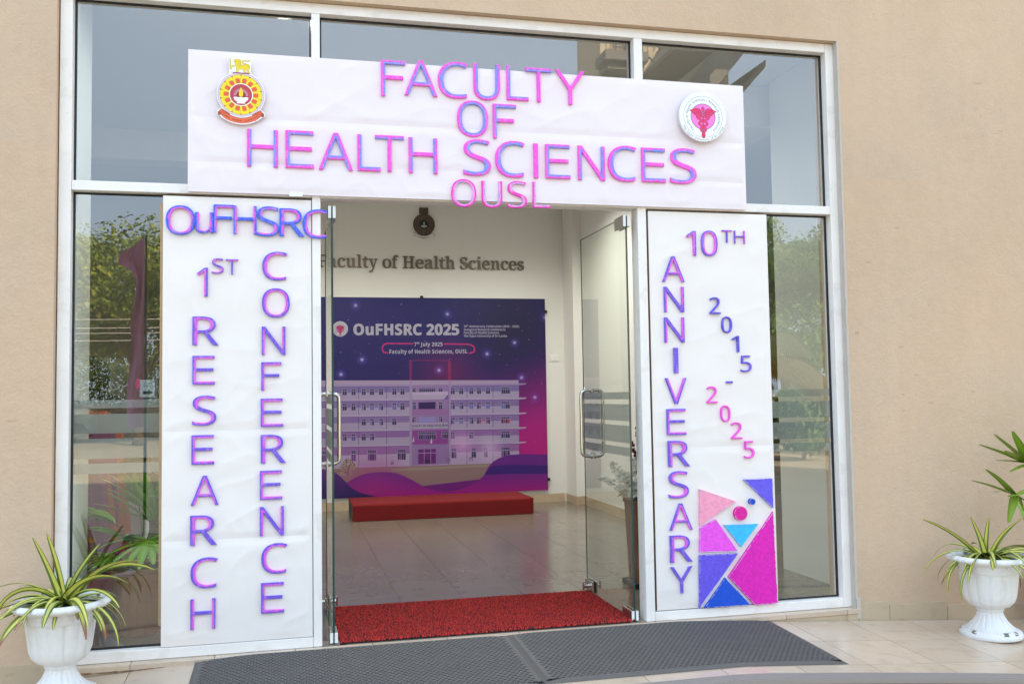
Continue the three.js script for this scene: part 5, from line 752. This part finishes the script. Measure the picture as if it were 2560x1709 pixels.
[[13.2, 17.5, 1.2, 1.9], [16.2, 19, 1.6, 2.2]].forEach(([x, z, r, h], i) => bush(['bright green shrub below the coconut palm', 'green shrub under the fresh green trees'][i], x, z, r, h, [[0.2, 0.3, 0.05], [0.15, 0.25, 0.04]]));
{ // young coconut palm, fronds hanging
  const t = thing('coconut_palm', 'young coconut palm with yellowing drooping fronds mirrored in the right window', 'palm', [9.9, GY, 14]); const fm = new THREE.MeshPhysicalMaterial({ vertexColors: true, roughness: 0.7, side: THREE.DoubleSide, transmission: 0.3, thickness: 0 });
  mesh('trunk', [rod([0, 0, 0], [0.05, 2.4, 0], 0.16, 12, 0.13)], barkMat, t);
  for (let i = 0; i < 11; i++) { const az = i * 0.571 * 1.7, pts = [], e0 = rr(0.5, 1.2), L = rr(2.2, 2.8), p = new THREE.Vector3(0.05, 2.4, 0), g = [], yel = i % 3 === 0; let e = e0; for (let k = 0; k <= 14; k++) { pts.push(p.clone()); p.add(new THREE.Vector3(Math.cos(e) * Math.cos(az), Math.sin(e), Math.cos(e) * Math.sin(az)).multiplyScalar(L / 14)); e -= 0.165; }
    const s = new THREE.Vector3(-Math.sin(az), 0, Math.cos(az)); for (let k = 2; k < 46; k++) { const f = k / 46 * 14, a = pts[Math.floor(f)].clone().lerp(pts[Math.min(14, Math.floor(f) + 1)], f % 1), len = 0.75 * Math.sin(Math.PI * (0.12 + 0.85 * k / 46)); for (const m of [-1, 1]) { const tip = a.clone().addScaledVector(s, m * len * 0.45).add(new THREE.Vector3(Math.cos(az) * 0.12, -len * 0.85, Math.sin(az) * 0.12)); g.push(leaflet(a.toArray(), tip.toArray(), 0.04, 0.3, yel ? [[0.62, 0.46, 0.12], [0.66, 0.50, 0.14]] : [[0.46, 0.42, 0.12], [0.52, 0.48, 0.15]])); } }
    const st = mesh('frond', new THREE.TubeGeometry(new THREE.CatmullRomCurve3(pts), 14, 0.018, 6), std({ color: lin(0.25, 0.2, 0.06), roughness: 0.7 }), t); mesh('leaflets', g, fm, st); }
}
{ // feather flag
  const t = thing('feather_flag', 'purple feather flag hanging from a pole mirrored in the left window', 'flag', [-2.0, GY, 8]); mesh('pole', [rod([0, 0, 0], [0, 4.05, 0], 0.022, 10, 0.014)], M.rubber, t); mesh('base', new THREE.CylinderGeometry(0.25, 0.28, 0.08, 24).translate(0, 0.04, 0), M.black, t);
  const g = new THREE.PlaneGeometry(1, 1, 14, 60), p = g.attributes.position; for (let i = 0; i < p.count; i++) { const u = p.getX(i) + 0.5, v = p.getY(i) + 0.5, w = 0.07 + 0.12 * (1 - sm(0.5, 0.72, v)) + 0.03 * Math.sin(v * 11) + 0.27 * sm(0.76, 0.93, v); p.setXYZ(i, -u * w - 0.02, 1.5 + 2.52 * v - 0.25 * u * sm(0.8, 1, v), 0.05 * Math.sin(u * 7 + v * 5) * (0.3 + u)); } g.computeVertexNormals();
  mesh('cloth', g, std({ color: lin(0.58, 0.22, 0.40), roughness: 0.8, side: THREE.DoubleSide }), t);
}
{ // dark saloon car by the wall
  const t = thing('parked_car', 'dark saloon car parked along the boundary wall in the left window reflection', 'car', [-11.2, GY, 41.5]); const paint = new THREE.MeshPhysicalMaterial({ color: lin(0.09, 0.035, 0.045), roughness: 0.35, clearcoat: 1, clearcoatRoughness: 0.05 });
  const prof = (pts, d, z) => { const s = new THREE.Shape(); pts.forEach(([x, y], i) => (i ? s.lineTo(x, y) : s.moveTo(x, y))); s.closePath(); const g = new THREE.ExtrudeGeometry(s, { depth: d, bevelEnabled: true, bevelSize: 0.05, bevelThickness: 0.06, bevelSegments: 3, curveSegments: 8 }); g.translate(0, 0, z); return g; };
  mesh('body', prof([[-2.15, 0.3], [-2.2, 0.62], [-2.1, 0.86], [-1.2, 0.95], [1.05, 0.92], [2.05, 0.76], [2.2, 0.55], [2.15, 0.28], [1.75, 0.25], [1.6, 0.5], [1.3, 0.58], [1.0, 0.5], [0.86, 0.22], [-0.86, 0.22], [-1.0, 0.5], [-1.3, 0.58], [-1.6, 0.5], [-1.75, 0.25]], 1.58, -0.79), paint, t);
  mesh('cabin', prof([[-1.55, 0.95], [-0.85, 1.36], [-0.1, 1.43], [0.4, 1.36], [1.15, 0.93]], 1.26, -0.63), paint, t); mesh('window', [prof([[-1.3, 0.98], [-0.78, 1.3], [-0.12, 1.36], [-0.12, 0.98]], 1.34, -0.67), prof([[0.0, 0.98], [0.0, 1.36], [0.34, 1.3], [0.92, 0.97]], 1.34, -0.67)], new THREE.MeshPhysicalMaterial({ color: lin(0.02, 0.025, 0.03), roughness: 0.05 }), t);
  for (const x of [-1.3, 1.3]) for (const z of [-0.78, 0.78]) { const w = new THREE.CylinderGeometry(0.32, 0.32, 0.2, 28); w.rotateX(Math.PI / 2); w.translate(x, 0.32, z); const m = mesh('wheel', w, M.rubber, t); const r = new THREE.CylinderGeometry(0.19, 0.19, 0.21, 16); r.rotateX(Math.PI / 2); r.translate(x, 0.32, z); mesh('rim', r, M.steel, m); }
  for (const z of [-0.6, 0.6]) { mesh('headlight', rbox(2.1, 0.56, z - 0.18, 2.24, 0.7, z + 0.18, 0.03), M.chrome, t); mesh('tail_light', rbox(-2.26, 0.66, z - 0.18, -2.12, 0.82, z + 0.18, 0.03), std({ color: lin(0.3, 0.01, 0.01), roughness: 0.3 }), t); }
}
for (const [x, label] of [[-24, 'concrete pole carrying the power lines beyond the parked car'], [6, 'concrete pole carrying the power lines opposite the right window']]) { const t = thing('utility_pole', label, 'pole', [x, GY, 30], 'poles of the power line'); mesh('shaft', rod([0, 0, 0], [0, 6.2, 0], 0.14, 12, 0.1), M.plaster, t); mesh('crossarm', box(-0.05, 4.2, -0.3, 0.05, 4.3, 0.3), M.steel, t); }
[[4.46, 'top'], [4.16, 'second'], [3.98, 'third'], [3.72, 'lowest']].forEach(([y, n]) => { const pts = []; for (let k = 0; k <= 10; k++) pts.push([-24 + 3 * k, y - 0.35 * Math.sin(Math.PI * k / 10), 29.9]); tag(mesh('power_line', tube(pts, 0.016, 40, 5), std({ color: lin(0.5, 0.48, 0.42), roughness: 0.6 })), `${n} of the four power lines mirrored in the left window`, 'cable', 'power lines across the left window reflection'); });
{ // cream stair building across the yard, mirrored in the upper right pane
  const t = thing('stair_building', 'cream stained building with outside stairs mirrored in the upper right pane', 'building', [0, GY, 20]); const cream = std({ color: lin(0.68, 0.56, 0.38), map: rep(mottle, 2.5), roughness: 0.9 }), slab = std({ color: lin(0.24, 0.22, 0.19), map: rep(mottle, 2), roughness: 0.95 }), iron = std({ color: lin(0.06, 0.06, 0.065), roughness: 0.7 });
  mesh('wall', box(9.86, 0, 0.6, 11.0, 15.5, 6), cream, t); mesh('gable', box(11.003, 0, 0.55, 12.88, 15.5, 6), cream, t); mesh('tower', box(8.74, 0, 0.4, 9.857, 13.2, 2.6), cream, t); mesh('walkway', box(9.87, 10.95, -2.3, 11.0, 11.06, 0.598), slab, t);
  const P = mesh('landing', [box(8.57, 11.25, -0.55, 9.855, 11.52, 0.398), box(8.7, 11.05, -0.35, 9.8, 11.248, 0.398)], slab, t); const bars = []; for (let k = 0; k <= 9; k++) { const x = 8.6 + k * 0.138; bars.push(rod([x, 11.52, -0.52], [x, 12.05, -0.52], 0.011, 5)); } bars.push(rod([8.6, 12.05, -0.52], [9.84, 12.05, -0.52], 0.018, 6), rod([8.6, 12.05, -0.52], [8.6, 12.05, 0.39], 0.018, 6)); mesh('railing', bars, iron, P);
  const lad = [rod([9.2, 11.52, 0.3], [9.2, 14.4, 0.3], 0.03, 6), rod([9.5, 11.52, 0.3], [9.5, 14.4, 0.3], 0.03, 6)]; for (let k = 0; k < 12; k++) lad.push(rod([9.2, 11.6 + k * 0.23, 0.3], [9.5, 11.6 + k * 0.23, 0.3], 0.02, 5)); mesh('ladder', lad, iron, P);
  const flight = (x0, y0, x1, y1, z0, z1, th) => { const s = new THREE.Shape(); s.moveTo(x0, y0); s.lineTo(x1, y1); s.lineTo(x1, y1 + th); s.lineTo(x0, y0 + th); s.closePath(); const g = new THREE.ExtrudeGeometry(s, { depth: z1 - z0, bevelEnabled: false }); g.translate(0, 0, z0); return metreUV(g); };
  mesh('stair_flight', flight(10.75, 9.7, 12.885, 12.2, -2.6, 0.54, 0.5), slab, t); mesh('stair_flight', flight(11.6, 9.5, 12.89, 10.9, -1.7, 0.53, 0.2), slab, t); mesh('roof_slab', box(11.75, 13.4, -6.4, 15.5, 13.7, 0.54), slab, t);
  mesh('handrail', [rod([9.9, 11.6, -0.2], [11.3, 10.4, -0.2], 0.025, 6), rod([9.15, 9.8, 0.32], [9.85, 10.75, 0.32], 0.03, 6), rod([9.4, 9.6, 0.32], [9.4, 10.1, 0.32], 0.02, 6), rod([9.65, 9.8, 0.32], [9.65, 10.4, 0.32], 0.02, 6)], iron, t);
  const stain = []; for (const [x, y, w, h] of [[10.5, 12.1, 0.05, 0.2], [10.68, 12.15, 0.08, 0.26], [10.62, 11.98, 0.12, 0.05], [10.3, 11.8, 0.2, 0.07], [10.75, 11.75, 0.06, 0.05]]) { const g = new THREE.CircleGeometry(0.5, 9); g.scale(w, h, 1); g.rotateY(Math.PI); g.translate(x, y, 0.596); stain.push(g); } mesh('stain', stain, std({ color: lin(0.16, 0.13, 0.1), roughness: 1 }), t);
}
renderer.render(scene, camera);
